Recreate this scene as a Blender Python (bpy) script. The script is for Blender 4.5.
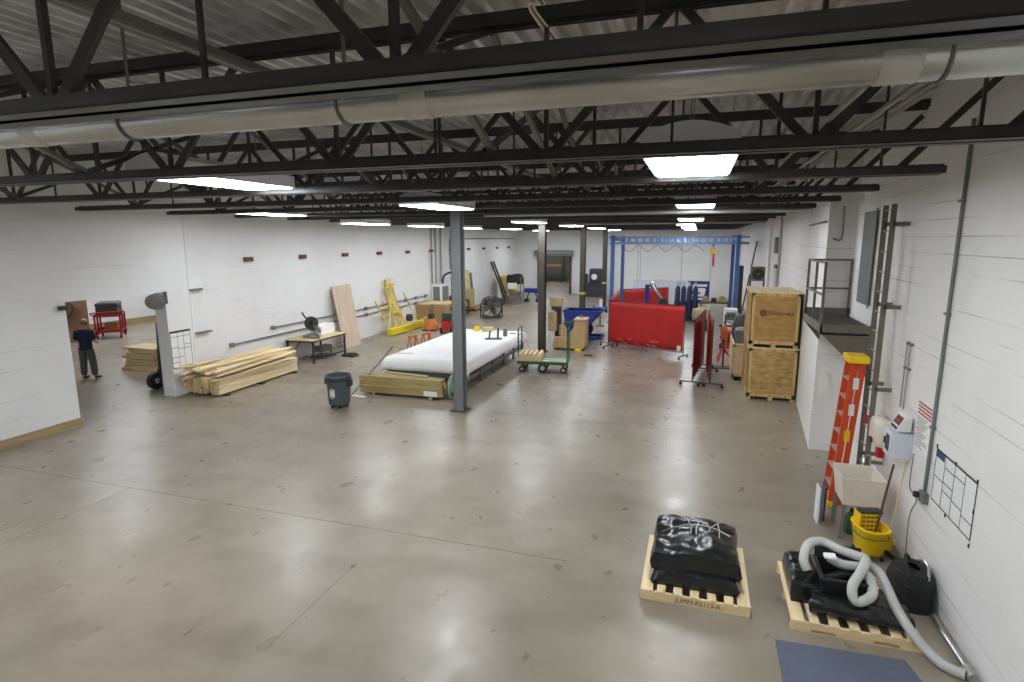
import bpy, bmesh, math, random
from mathutils import Vector, Matrix, noise
random.seed(7)
C = bpy.context.scene.collection
PI = math.pi
for o in list(bpy.data.objects): bpy.data.objects.remove(o)

# ------------------------------------------------------------------ camera, world, exposure
CAM_H = 4.3
def look(yaw, pitch, roll):
    cy, sy, cp, sp = math.cos(yaw), math.sin(yaw), math.cos(pitch), math.sin(pitch)
    fw = Vector((-sy*cp, cy*cp, -sp)); rt = Vector((cy, sy, 0)); up = rt.cross(fw)
    cr, sr = math.cos(roll), math.sin(roll)
    r2 = rt*cr + up*sr; u2 = up*cr - rt*sr
    m = Matrix((r2, u2, -fw)).transposed().to_4x4()
    m.translation = (0, 0, CAM_H)
    return m
cd = bpy.data.cameras.new('camera'); cam = bpy.data.objects.new('camera', cd); C.objects.link(cam)
cam.matrix_world = look(.310534, .174606, -.003307)
cd.sensor_width = 36; cd.lens = 36*576.95/1024; cd.clip_start = .05; cd.clip_end = 200
S = bpy.context.scene; S.camera = cam
w = bpy.data.worlds.new('world'); S.world = w; w.use_nodes = True
w.node_tree.nodes['Background'].inputs[0].default_value = (.9, .95, 1, 1)
w.node_tree.nodes['Background'].inputs[1].default_value = .1
S.view_settings.view_transform = 'Standard'; S.view_settings.look = 'None'
S.view_settings.gamma = 1; S.view_settings.use_curve_mapping = False
EXPOSURE = 1.2
S.view_settings.exposure = EXPOSURE
LAMP_POWER = 14.0          # emission of the ceiling panels
S.cycles.max_bounces = 8; S.cycles.diffuse_bounces = 6; S.cycles.sample_clamp_indirect = 6

# ------------------------------------------------------------------ materials
def lin(c):
    return tuple(((v/255+.055)/1.055)**2.4 if v/255 > .04045 else v/255/12.92 for v in c) + (1,)
def mat(name, col, rough=.6, metal=0, var=.08, scale=6, bump=0, bscale=None, stretch=None, emit=0, spec=.5, col2=None, detail=4):
    m = bpy.data.materials.new(name); m.use_nodes = True
    nt = m.node_tree; n = nt.nodes; L = nt.links; b = n['Principled BSDF']
    b.inputs['Roughness'].default_value = rough; b.inputs['Metallic'].default_value = metal
    b.inputs['Specular IOR Level'].default_value = spec
    tc = n.new('ShaderNodeTexCoord'); mp = n.new('ShaderNodeMapping'); L.new(tc.outputs['Object'], mp.inputs[0])
    if stretch: mp.inputs['Scale'].default_value = stretch
    nz = n.new('ShaderNodeTexNoise'); nz.inputs['Scale'].default_value = scale; nz.inputs['Detail'].default_value = detail
    L.new(mp.outputs[0], nz.inputs['Vector'])
    rp = n.new('ShaderNodeValToRGB'); L.new(nz.outputs['Fac'], rp.inputs[0])
    a = lin(col)
    if col2: a2 = lin(col2)
    else: a2 = tuple(min(1, v*(1+var)) for v in a[:3]) + (1,); a = tuple(v*(1-var) for v in a[:3]) + (1,)
    rp.color_ramp.elements[0].position = .32; rp.color_ramp.elements[1].position = .68
    rp.color_ramp.elements[0].color = a; rp.color_ramp.elements[1].color = a2
    L.new(rp.outputs[0], b.inputs['Base Color'])
    if bump:
        bz = nz
        if bscale:
            bz = n.new('ShaderNodeTexNoise'); bz.inputs['Scale'].default_value = bscale; bz.inputs['Detail'].default_value = 3
            L.new(mp.outputs[0], bz.inputs['Vector'])
        bp = n.new('ShaderNodeBump'); bp.inputs['Strength'].default_value = bump; bp.inputs['Distance'].default_value = .05
        L.new(bz.outputs['Fac'], bp.inputs['Height']); L.new(bp.outputs[0], b.inputs['Normal'])
    if emit:
        b.inputs['Emission Color'].default_value = lin(col); b.inputs['Emission Strength'].default_value = emit
    return m
def wood(name, c1, c2, rough=.7, scale=9, stretch=(1, .08, 1), bands=False):
    m = mat(name, c1, rough, 0, 0, scale, .15, None, stretch, col2=c2, detail=6)
    return m
def concrete_floor():
    m = bpy.data.materials.new('polished_concrete'); m.use_nodes = True
    nt = m.node_tree; n = nt.nodes; L = nt.links; b = n['Principled BSDF']
    tc = n.new('ShaderNodeTexCoord')
    def nz(s, d=5, st=None):
        t = n.new('ShaderNodeTexNoise'); t.inputs['Scale'].default_value = s; t.inputs['Detail'].default_value = d
        if st:
            mp = n.new('ShaderNodeMapping'); mp.inputs['Scale'].default_value = st
            L.new(tc.outputs['Object'], mp.inputs[0]); L.new(mp.outputs[0], t.inputs['Vector'])
        else: L.new(tc.outputs['Object'], t.inputs['Vector'])
        return t
    a, c, d = nz(.35, 3), nz(2.4, 3), nz(.8, 3, (1, 1.6, 1))
    r1 = n.new('ShaderNodeValToRGB'); L.new(a.outputs['Fac'], r1.inputs[0])
    r1.color_ramp.elements[0].position = .3; r1.color_ramp.elements[1].position = .7
    r1.color_ramp.elements[0].color = lin((130, 121, 106)); r1.color_ramp.elements[1].color = lin((154, 144, 128))
    r2 = n.new('ShaderNodeValToRGB'); L.new(c.outputs['Fac'], r2.inputs[0])
    r2.color_ramp.elements[0].position = .35; r2.color_ramp.elements[1].position = .62
    r2.color_ramp.elements[0].color = (.84, .83, .82, 1); r2.color_ramp.elements[1].color = (1, 1, 1, 1)
    mx = n.new('ShaderNodeMixRGB'); mx.blend_type = 'MULTIPLY'; mx.inputs[0].default_value = .55
    L.new(r1.outputs[0], mx.inputs[1]); L.new(r2.outputs[0], mx.inputs[2])
    r3 = n.new('ShaderNodeValToRGB'); L.new(d.outputs['Fac'], r3.inputs[0])
    r3.color_ramp.elements[0].position = .28; r3.color_ramp.elements[1].position = .55
    r3.color_ramp.elements[0].color = (.66, .63, .60, 1); r3.color_ramp.elements[1].color = (1, 1, 1, 1)
    mx2 = n.new('ShaderNodeMixRGB'); mx2.blend_type = 'MULTIPLY'; mx2.inputs[0].default_value = .7
    L.new(mx.outputs[0], mx2.inputs[1]); L.new(r3.outputs[0], mx2.inputs[2])
    L.new(mx2.outputs[0], b.inputs['Base Color'])
    e = nz(3.0, 2, (1, .7, 1))
    rr = n.new('ShaderNodeMapRange'); L.new(e.outputs['Fac'], rr.inputs['Value'])
    rr.inputs['From Min'].default_value = .3; rr.inputs['From Max'].default_value = .7
    rr.inputs['To Min'].default_value = .27; rr.inputs['To Max'].default_value = .38
    L.new(rr.outputs[0], b.inputs['Roughness']); b.inputs['Specular IOR Level'].default_value = .5
    bp = n.new('ShaderNodeBump'); bp.inputs['Strength'].default_value = .02; bp.inputs['Distance'].default_value = .01
    L.new(c.outputs['Fac'], bp.inputs['Height']); L.new(bp.outputs[0], b.inputs['Normal'])
    return m
def block_wall(name, axis, col, line_col, amount=.9, rh=.21, off=.1, dirt=.05, lo=.42):
    """painted block: course joints that come and go under the paint; axis 'x' for a wall running along X, 'y' for one along Y"""
    m = bpy.data.materials.new(name); m.use_nodes = True
    nt = m.node_tree; n = nt.nodes; L = nt.links; b = n['Principled BSDF']
    tc = n.new('ShaderNodeTexCoord'); sp = n.new('ShaderNodeSeparateXYZ'); L.new(tc.outputs['Object'], sp.inputs[0])
    H, V = sp.outputs['X' if axis == 'x' else 'Y'], sp.outputs['Z']
    def mt(op, a, c=None):
        t = n.new('ShaderNodeMath'); t.operation = op
        for i, v in enumerate((a, c)):
            if v is None: continue
            if isinstance(v, (int, float)): t.inputs[i].default_value = v
            else: L.new(v, t.inputs[i])
        return t.outputs[0]
    row = mt('DIVIDE', mt('ADD', V, off), rh)
    ln = mt('LESS_THAN', mt('FRACT', row), .06)
    cb = n.new('ShaderNodeCombineXYZ'); L.new(mt('MULTIPLY', H, .55), cb.inputs[0]); L.new(mt('MULTIPLY', mt('FLOOR', row), 5.37), cb.inputs[1])
    k = n.new('ShaderNodeTexNoise'); k.inputs['Scale'].default_value = 1; k.inputs['Detail'].default_value = 3; L.new(cb.outputs[0], k.inputs['Vector'])
    mr = n.new('ShaderNodeMapRange'); mr.inputs['From Min'].default_value = lo; mr.inputs['From Max'].default_value = lo+.2; L.new(k.outputs['Fac'], mr.inputs['Value'])
    fac = mt('MULTIPLY', mt('MULTIPLY', ln, mr.outputs[0]), amount)
    nz = n.new('ShaderNodeTexNoise'); nz.inputs['Scale'].default_value = 1.1; nz.inputs['Detail'].default_value = 7
    L.new(tc.outputs['Object'], nz.inputs['Vector'])
    rp = n.new('ShaderNodeValToRGB'); L.new(nz.outputs['Fac'], rp.inputs[0])
    c0 = lin(col); d = 1-dirt
    rp.color_ramp.elements[0].position = .3; rp.color_ramp.elements[1].position = .55
    rp.color_ramp.elements[0].color = (c0[0]*d, c0[1]*d, c0[2]*d*.99, 1); rp.color_ramp.elements[1].color = c0
    mx = n.new('ShaderNodeMixRGB'); L.new(fac, mx.inputs[0]); L.new(rp.outputs[0], mx.inputs[1]); mx.inputs[2].default_value = lin(line_col)
    L.new(mx.outputs[0], b.inputs['Base Color'])
    br = n.new('ShaderNodeTexBrick'); cb2 = n.new('ShaderNodeCombineXYZ'); L.new(H, cb2.inputs[0]); L.new(mt('ADD', V, off), cb2.inputs[1]); L.new(cb2.outputs[0], br.inputs['Vector'])
    br.inputs['Scale'].default_value = 1; br.inputs['Brick Width'].default_value = rh*2; br.inputs['Row Height'].default_value = rh; br.inputs['Mortar Size'].default_value = .006; br.inputs['Mortar Smooth'].default_value = .5
    bp = n.new('ShaderNodeBump'); bp.inputs['Strength'].default_value = .12; bp.inputs['Distance'].default_value = .006; bp.invert = True
    L.new(br.outputs['Fac'], bp.inputs['Height']); L.new(bp.outputs[0], b.inputs['Normal'])
    b.inputs['Roughness'].default_value = .5
    return m
M = dict(
 floor=concrete_floor(),
 wallR=block_wall('white_block_right', 'y', (228, 226, 223), (148, 146, 142), .75, lo=.46),
 wallRx=block_wall('white_block_step', 'x', (228, 226, 223), (148, 146, 142), .75, lo=.46),
 wallL=block_wall('white_block_left', 'y', (226, 225, 224), (180, 178, 176), .7, lo=.5),
 wallB=block_wall('white_block_back', 'x', (226, 225, 224), (190, 188, 186), .6, lo=.5),
 deck=mat('galvanised_deck', (212, 212, 210), .3, .45, .25, 2.0),
 black=mat('black_paint', (54, 53, 50), .42, 0, .1, 5),
 steelgrey=mat('grey_paint', (112, 114, 114), .5, 0, .06, 4),
 brownsteel=mat('dark_brown_paint', (62, 55, 50), .5, 0, .1, 4),
 duct=mat('galvanised_duct', (178, 178, 174), .24, .92, .1, 3),
 conduit=mat('conduit_steel', (165, 163, 158), .4, .5, .06, 5),
 darkconduit=mat('dull_conduit', (118, 116, 112), .5, .3, .06, 5),
 white=mat('white_enamel', (228, 228, 226), .45, 0, .02, 4),
 offwhite=mat('cream_plastic', (216, 208, 192), .45, 0, .05, 4),
 lamp=mat('lit_panel', (244, 249, 255), .5, 0, 0, 4, emit=LAMP_POWER),
 pine=wood('pine', (212, 188, 142), (234, 214, 174)),
 pinex=wood('pine_crosswise', (204, 180, 134), (228, 206, 164), stretch=(.08, 1, 1)),
 endgrain=mat('pine_end_grain', (206, 180, 134), .8, 0, .15, 30),
 treated=wood('treated_timber', (140, 122, 76), (176, 158, 108), stretch=(.06, 1, 1)),
 ply=mat('plywood', (150, 112, 54), .6, 0, 0, 3.2, .05, None, (1, 1, 3.0), col2=(178, 140, 78), detail=5),
 plygrain=mat('figured_plywood', (150, 116, 62), .6, 0, 0, 4.5, .05, None, (1, 1, 2.2), col2=(188, 156, 98), detail=2),
 plypale=mat('pale_plywood', (188, 166, 142), .6, 0, 0, 3, .05, None, (2, 2, .4), col2=(206, 186, 164), detail=5),
 crateframe=wood('crate_frame', (176, 144, 88), (206, 178, 122), stretch=(1, 1, .1)),
 cardboard=mat('cardboard', (168, 136, 90), .8, 0, .06, 3),
 paledboard=mat('pale_cardboard', (204, 186, 138), .8, 0, .06, 3),
 trim=wood('raw_timber_kick', (138, 118, 84), (168, 148, 110), stretch=(1, .08, 1)),
 red=mat('red_weld_curtain', (172, 22, 20), .55, 0, .12, 2.5, .12, 4, (1, 1, .3)),
 redpaint=mat('red_paint', (178, 30, 34), .45, 0, .06, 4),
 brightred=mat('bright_red', (205, 40, 34), .45, 0, .04, 4),
 blue=mat('blue_paint', (32, 58, 142), .45, 0, .08, 4),
 gantryblue=mat('gantry_blue', (62, 96, 160), .5, 0, .08, 4),
 gantrylight=mat('pale_blue_rail', (132, 158, 206), .45, 0, .05, 4),
 darkblue=mat('cylinder_blue', (44, 58, 92), .4, .1, .06, 4),
 signblue=mat('sign_blue', (40, 48, 112), .5, 0, .03, 4),
 yellow=mat('yellow_plastic', (236, 198, 16), .45, 0, .05, 4),
 yellowpaint=mat('yellow_paint', (224, 198, 24), .5, 0, .06, 4),
 paleyellow=mat('worn_yellow', (204, 182, 86), .55, 0, .1, 6),
 orange=mat('orange_fibreglass', (206, 74, 28), .45, 0, .05, 4),
 orange2=mat('orange_paint', (200, 112, 48), .5, 0, .08, 4),
 green=mat('green_paint', (48, 88, 58), .5, 0, .08, 4),
 greentop=mat('worn_green_deck', (128, 156, 132), .5, 0, .1, 5),
 tan=mat('tan_enamel', (184, 158, 116), .45, 0, .04, 4),
 rubber=mat('black_rubber', (26, 26, 26), .6, 0, .1, 6),
 plastic=mat('black_sheeting', (27, 28, 28), .27, 0, .15, 4, .3, 3.2),
 bag=mat('black_canvas', (22, 22, 23), .75, 0, .12, 8, .3, 9),
 blackplastic=mat('black_tote_plastic', (24, 24, 25), .4, 0, .08, 5),
 hose=mat('ribbed_grey_hose', (178, 178, 174), .45, 0, .05, 6),
 bingrey=mat('grey_bin_plastic', (76, 80, 86), .5, 0, .06, 5),
 bindark=mat('dark_bin_rim', (50, 54, 62), .5, 0, .06, 5),
 cloth=mat('white_sheet', (232, 231, 230), .7, 0, .02, 3, .1, 2.5),
 chrome=mat('bright_metal', (190, 190, 188), .25, .9, .04, 5),
 alu=mat('aluminium', (188, 186, 180), .4, .6, .05, 5),
 railgrey=mat('warm_grey_steel', (112, 108, 98), .55, .1, .06, 5),
 grating=mat('dark_grating', (92, 89, 82), .6, .2, .1, 12),
 mat_blue=mat('slate_blue_mat', (84, 90, 106), .7, 0, .06, 7, .15, 60),
 brown=mat('brown_board', (150, 112, 84), .65, 0, .08, 3),
 brownstain=mat('brown_stain', (104, 72, 44), .6, 0, .12, 8),
 glass=mat('dark_screen', (42, 48, 54), .15, 0, .05, 4),
 mirror=mat('convex_mirror', (150, 150, 146), .35, .55, .03, 3),
 paper=mat('white_paper', (232, 231, 226), .7, 0, .02, 5),
 redprint=mat('red_print', (176, 74, 70), .7, 0, .05, 20),
 ink=mat('dark_ink', (58, 56, 54), .7, 0, .05, 9),
 skin=mat('skin', (190, 140, 116), .55, 0, .06, 8),
 navy=mat('navy_cotton', (38, 46, 72), .85, 0, .1, 8, .2, 14),
 jeans=mat('grey_denim', (92, 94, 96), .85, 0, .1, 12, .2, 14),
 shoe=mat('brown_leather', (66, 52, 42), .6, 0, .1, 8),
 greybox=mat('pale_grey_enamel', (208, 212, 220), .45, 0, .03, 4),
 hvac=mat('grey_cabinet', (118, 120, 118), .5, .1, .06, 4),
 rust=mat('dark_red_steel', (98, 52, 48), .6, 0, .1, 5),
 joint=mat('floor_joint', (92, 86, 78), .8, 0, .1, 9),
 lime=mat('lime_plastic', (150, 200, 40), .5, 0, .04, 5),
)

# ------------------------------------------------------------------ mesh helpers
class B:
    def __init__(s): s.bm = bmesh.new()
    def _add(s, vs, fs):
        v = [s.bm.verts.new(p) for p in vs]
        for f in fs:
            try: s.bm.faces.new([v[i] for i in f])
            except ValueError: pass
        return s
    def box(s, x0, x1, y0, y1, z0, z1, m=None):
        vs = [Vector(p) for p in ((x0,y0,z0),(x1,y0,z0),(x1,y1,z0),(x0,y1,z0),(x0,y0,z1),(x1,y0,z1),(x1,y1,z1),(x0,y1,z1))]
        if m: vs = [m @ p for p in vs]
        return s._add(vs, [(0,3,2,1),(4,5,6,7),(0,1,5,4),(1,2,6,5),(2,3,7,6),(3,0,4,7)])
    def bar(s, p, q, a, b=None, up=(0, 0, 1)):
        """rectangular bar from p to q: a wide (sideways), b deep (towards up)"""
        b = b or a; p, q = Vector(p), Vector(q); d = (q-p).normalized(); u = Vector(up)
        if abs(d.dot(u)) > .98: u = Vector((0, 1, 0))
        sx = d.cross(u).normalized(); u = sx.cross(d)
        sx = sx*a/2; u = u*b/2
        vs = [p-sx-u, p+sx-u, p+sx+u, p-sx+u, q-sx-u, q+sx-u, q+sx+u, q-sx+u]
        return s._add(vs, [(0,3,2,1),(4,5,6,7),(0,1,5,4),(1,2,6,5),(2,3,7,6),(3,0,4,7)])
    def cyl(s, p, q, r0, r1=None, n=16, caps=True):
        r1 = r0 if r1 is None else r1
        return s.tube([p, q], [r0, r1], n, caps)
    def tube(s, pts, r, n=8, caps=True, closed=False):
        pts = [Vector(p) for p in pts]; N = len(pts)
        if not isinstance(r, (list, tuple)): r = [r]*N
        rings = []; prev = None
        for i, p in enumerate(pts):
            if closed: d = pts[(i+1) % N]-pts[i-1]
            else: d = pts[min(i+1, N-1)]-pts[max(i-1, 0)]
            d.normalize()
            if prev is None:
                u = Vector((0, 0, 1)) if abs(d.z) < .9 else Vector((0, 1, 0))
                u = (u-d*u.dot(d)).normalized()
            else: u = (prev-d*prev.dot(d)).normalized()
            prev = u; v = d.cross(u)
            rings.append([s.bm.verts.new(p+(u*math.cos(2*PI*k/n)+v*math.sin(2*PI*k/n))*r[i]) for k in range(n)])
        for i in range(N if closed else N-1):
            A, Bq = rings[i], rings[(i+1) % N]
            for k in range(n): s.bm.faces.new((A[k], A[(k+1) % n], Bq[(k+1) % n], Bq[k]))
        if caps and not closed:
            s.bm.faces.new(rings[0][::-1]); s.bm.faces.new(rings[-1])
        return s
    def lathe(s, prof, c=(0, 0, 0), n=24, axis='z', arc=1):
        c = Vector(c); rings = []
        for r, h in prof:
            ring = []
            for k in range(n):
                a = 2*PI*k/n*arc
                p = Vector((r*math.cos(a), r*math.sin(a), h))
                if axis == 'x': p = Vector((p.z, p.x, p.y))
                if axis == 'y': p = Vector((p.x, p.z, p.y))
                ring.append(s.bm.verts.new(c+p))
            rings.append(ring)
        for A, Bq in zip(rings, rings[1:]):
            for k in range(n): s.bm.faces.new((A[k], A[(k+1) % n], Bq[(k+1) % n], Bq[k]))
        if prof[0] == prof[-1]: return s
        if prof[0][0] > 1e-4: s.bm.faces.new(rings[0][::-1])
        if prof[-1][0] > 1e-4: s.bm.faces.new(rings[-1])
        return s
    def prism(s, pts, v):
        v = Vector(v); n = len(pts); pts = [Vector(p) for p in pts]
        return s._add(pts+[p+v for p in pts], [tuple(range(n))[::-1], tuple(range(n, 2*n))]+[(i, (i+1) % n, n+(i+1) % n, n+i) for i in range(n)])
    def grid(s, f, nu, nv):
        g = [[s.bm.verts.new(f(i/nu, j/nv)) for j in range(nv+1)] for i in range(nu+1)]
        for i in range(nu):
            for j in range(nv): s.bm.faces.new((g[i][j], g[i+1][j], g[i+1][j+1], g[i][j+1]))
        return s
    def build(s, name, m, parent=None, smooth=False, bevel=0, loc=None, rz=0, recalc=True):
        bmesh.ops.remove_doubles(s.bm, verts=s.bm.verts, dist=1e-5)
        if recalc: bmesh.ops.recalc_face_normals(s.bm, faces=s.bm.faces)
        me = bpy.data.meshes.new(name); s.bm.to_mesh(me); s.bm.free()
        me.materials.append(M[m] if isinstance(m, str) else m)
        if smooth:
            for p in me.polygons: p.use_smooth = True
            me.set_sharp_from_angle(angle=math.radians(40))
        o = bpy.data.objects.new(name, me); C.objects.link(o)
        if parent: o.parent = parent
        if loc: o.location = loc
        if rz: o.rotation_euler.z = rz
        if bevel:
            bv = o.modifiers.new('bevel', 'BEVEL'); bv.width = bevel; bv.segments = 2; bv.limit_method = 'ANGLE'
        return o
def tag(o, label, cat, group=None, kind=None):
    o['label'] = label; o['category'] = cat
    if group: o['group'] = group
    if kind: o['kind'] = kind
    return o
def thing(name, label, cat, loc=(0, 0, 0), rz=0, group=None):
    o = bpy.data.objects.new(name, None); C.objects.link(o); o.empty_display_size = .1
    o.location = loc; o.rotation_euler.z = rz
    return tag(o, label, cat, group)
def struct(o): o['kind'] = 'structure'; return o
def dup(root, loc=None, rz=None, label=None, group=None):
    r = root.copy(); C.objects.link(r)
    if loc is not None: r.location = loc
    if rz is not None: r.rotation_euler.z = rz
    if label: r['label'] = label
    if group: r['group'] = group
    for ch in list(root.children):
        c = ch.copy(); C.objects.link(c); c.parent = r
        for g in list(ch.children):
            d = g.copy(); C.objects.link(d); d.parent = c
    return r
def text(s, size, m, parent, loc, rot, name='lettering', depth=.002):
    cu = bpy.data.curves.new('t', 'FONT'); cu.body = s; cu.size = size; cu.extrude = depth
    cu.align_x = 'CENTER'; cu.align_y = 'CENTER'
    t = bpy.data.objects.new('t', cu); C.objects.link(t)
    me = bpy.data.meshes.new_from_object(t.evaluated_get(bpy.context.evaluated_depsgraph_get()))
    bpy.data.objects.remove(t); me.materials.clear(); me.materials.append(M[m])
    o = bpy.data.objects.new(name, me); C.objects.link(o); o.parent = parent
    o.location = loc; o.rotation_euler = rot
    return o
def spline(pts, k=6):
    pts = [Vector(p) for p in pts]; out = []
    for i in range(len(pts)-1):
        p0, p1, p2, p3 = pts[max(i-1, 0)], pts[i], pts[i+1], pts[min(i+2, len(pts)-1)]
        for j in range(k):
            t = j/k
            out.append(.5*((2*p1)+(p2-p0)*t+(2*p0-5*p1+4*p2-p3)*t*t+(3*p1-p0-3*p2+p3)*t**3))
    out.append(pts[-1]); return out
def skinned(name, joints, edges, m, parent, sub=2, root=0):
    me = bpy.data.meshes.new(name); me.from_pydata([j[:3] for j in joints], edges, [])
    me.materials.append(M[m]); o = bpy.data.objects.new(name, me); C.objects.link(o); o.parent = parent
    sk = o.modifiers.new('skin', 'SKIN'); sk.use_smooth_shade = True
    for i, j in enumerate(joints):
        d = me.skin_vertices[0].data[i]
        d.radius = (j[3], j[4] if len(j) > 4 else j[3]); d.use_root = (i == root)
    ss = o.modifiers.new('sub', 'SUBSURF'); ss.levels = sub; ss.render_levels = sub
    return o
def lumpy(b, x0, x1, y0, y1, z0, z1, amp=.04, fs=2.5, seed=0, n=24, taper=.85, crease=.02):
    """a soft folded bundle: a rounded slab pushed about by noise, its underside kept flat"""
    def P(u, v, top):
        X, Y = 2*u-1, 2*v-1
        k = (max(0, 1-abs(X)**6)*max(0, 1-abs(Y)**6))**.22
        zz = z0+(z1-z0)*(.32+.68*k if top else 0)
        sc = 1 if top else .97
        p = Vector(((x0+x1)/2+X*(x1-x0)/2*sc, (y0+y1)/2+Y*(y1-y0)/2*sc, zz))
        if top:
            q = p*fs+Vector((seed*7.1, seed*3.3, seed))
            p.z += amp*noise.noise(q)+crease*(1-2*abs(noise.noise(q*2.1)))
            p.x += amp*.8*noise.noise(q+Vector((9, 0, 0))); p.y += amp*.8*noise.noise(q+Vector((0, 9, 0)))
            p.z = max(p.z, z0+.02)
        return p
    T = [[b.bm.verts.new(P(i/n, j/n, True)) for j in range(n+1)] for i in range(n+1)]
    D = [[b.bm.verts.new(P(i/n, j/n, False)) for j in range(n+1)] for i in range(n+1)]
    for i in range(n):
        for j in range(n):
            b.bm.faces.new((T[i][j], T[i+1][j], T[i+1][j+1], T[i][j+1])); b.bm.faces.new((D[i][j], D[i][j+1], D[i+1][j+1], D[i+1][j]))
    for i in range(n):
        for a, c in (((i, 0), (i+1, 0)), ((i+1, n), (i, n)), ((0, i+1), (0, i)), ((n, i), (n, i+1))):
            b.bm.faces.new((D[a[0]][a[1]], D[c[0]][c[1]], T[c[0]][c[1]], T[a[0]][a[1]]))
    return b

# ------------------------------------------------------------------ the shell
XL, XLF, XR, XRF, YB, ZD = -13.7, -13.95, 2.85, 2.85, 45.0, 6.2
struct(B().box(-29, 4, -9, 62, -.2, 0).build('floor', 'floor'))
# corrugated roof deck, ribs along the length of the hall
def deck_profile():
    pts = []; x = -29
    while x < 3.6:
        pts += [(x, ZD), (x+.055, ZD), (x+.072, ZD+.1), (x+.18, ZD+.1)]; x += .2
    pts.append((x, ZD)); return pts
b = B(); pr = deck_profile()
for yy0, yy1 in ((-9, 62),):
    A = [b.bm.verts.new((x, yy0, z)) for x, z in pr]; D = [b.bm.verts.new((x, yy1, z)) for x, z in pr]
    for i in range(len(pr)-1): b.bm.faces.new((A[i], A[i+1], D[i+1], D[i]))
b.box(-29, 3.6, -9, 62, ZD+.105, ZD+.22)
struct(b.build('ceiling', 'deck'))
# left wall: stretch with the doorway (thick), then the set-back stretch
b = B().box(-14.1, XL, -9, 9.36, 0, ZD).box(-14.1, XL, 9.36, 11.97, 2.92, ZD).box(-14.1, XL, 11.97, 12.75, 0, ZD)
b.box(-14.25, XLF, 12.75, YB+.3, 0, ZD)
struct(b.build('wall_left', 'wallL'))
struct(B().box(XL, XL+.05, -9, 9.36, 0, .19).build('baseboard_left', 'trim'))
b = B().box(XR, XR+.3, -9, YB+.3, 0, ZD)
struct(b.build('wall_right', 'wallR'))
struct(B().prism([(2.36, 12.7, 0), (XR-.001, 12.7, 0), (XR-.001, 20, 0), (2.64, 16.2, 0)], (0, 0, ZD)).build('trim_1', 'wallRx'))
# back wall with the dock opening
DX0, DX1, DH = -12.2, -9.55, 3.05
struct(B().box(XLF-.3, DX0, YB, YB+.3, 0, ZD).box(DX1, XRF+.3, YB, YB+.3, 0, ZD).box(DX0, DX1, YB, YB+.3, DH, ZD).build('wall_back', 'wallB'))
struct(B().box(-29, 3.6, -9.3, -9, 0, ZD).build('wall_front', mat('dark_end_wall', (96, 92, 86), .7)))
# side room beyond the doorway
struct(B().box(-28.3, -28, -9, 33, 0, ZD).box(-28, -14.26, 33, 33.3, 0, ZD).build('wall_side', 'wallL'))
struct(B().box(-28, -27.95, -9, 33, 0, .3).build('baseboard_side', 'trim'))
# room beyond the dock door
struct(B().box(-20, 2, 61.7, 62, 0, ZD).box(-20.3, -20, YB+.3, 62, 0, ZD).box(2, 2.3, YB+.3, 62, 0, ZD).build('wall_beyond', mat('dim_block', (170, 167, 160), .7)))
# saw-cut joints in the slab
struct(B().box(XL, -1.5, 7.06, 7.072, 0, .0012).box(-9.36, -9.348, -2, 7.06, 0, .0012).box(-4.2, -4.192, 4.4, 6.2, 0, .0011).box(-4.9, 1.5, 13.2, 13.208, 0, .0011).build('trim_2', 'joint'))
# door trim at the dock opening
b = B().box(DX0-.06, DX0+.1, YB-.12, YB+.02, 0, 3.1).box(DX1-.1, DX1+.06, YB-.12, YB+.02, 0, 3.1)
struct(b.build('trim_3', 'rust'))
struct(B().box(DX0-.25, DX1+.2, YB-.45, YB-.02, 3.0, 3.4).cyl((DX0-.15, YB-.25, 3.2), (DX1+.1, YB-.25, 3.2), .24, n=20).build('door_1', 'hvac'))

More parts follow.
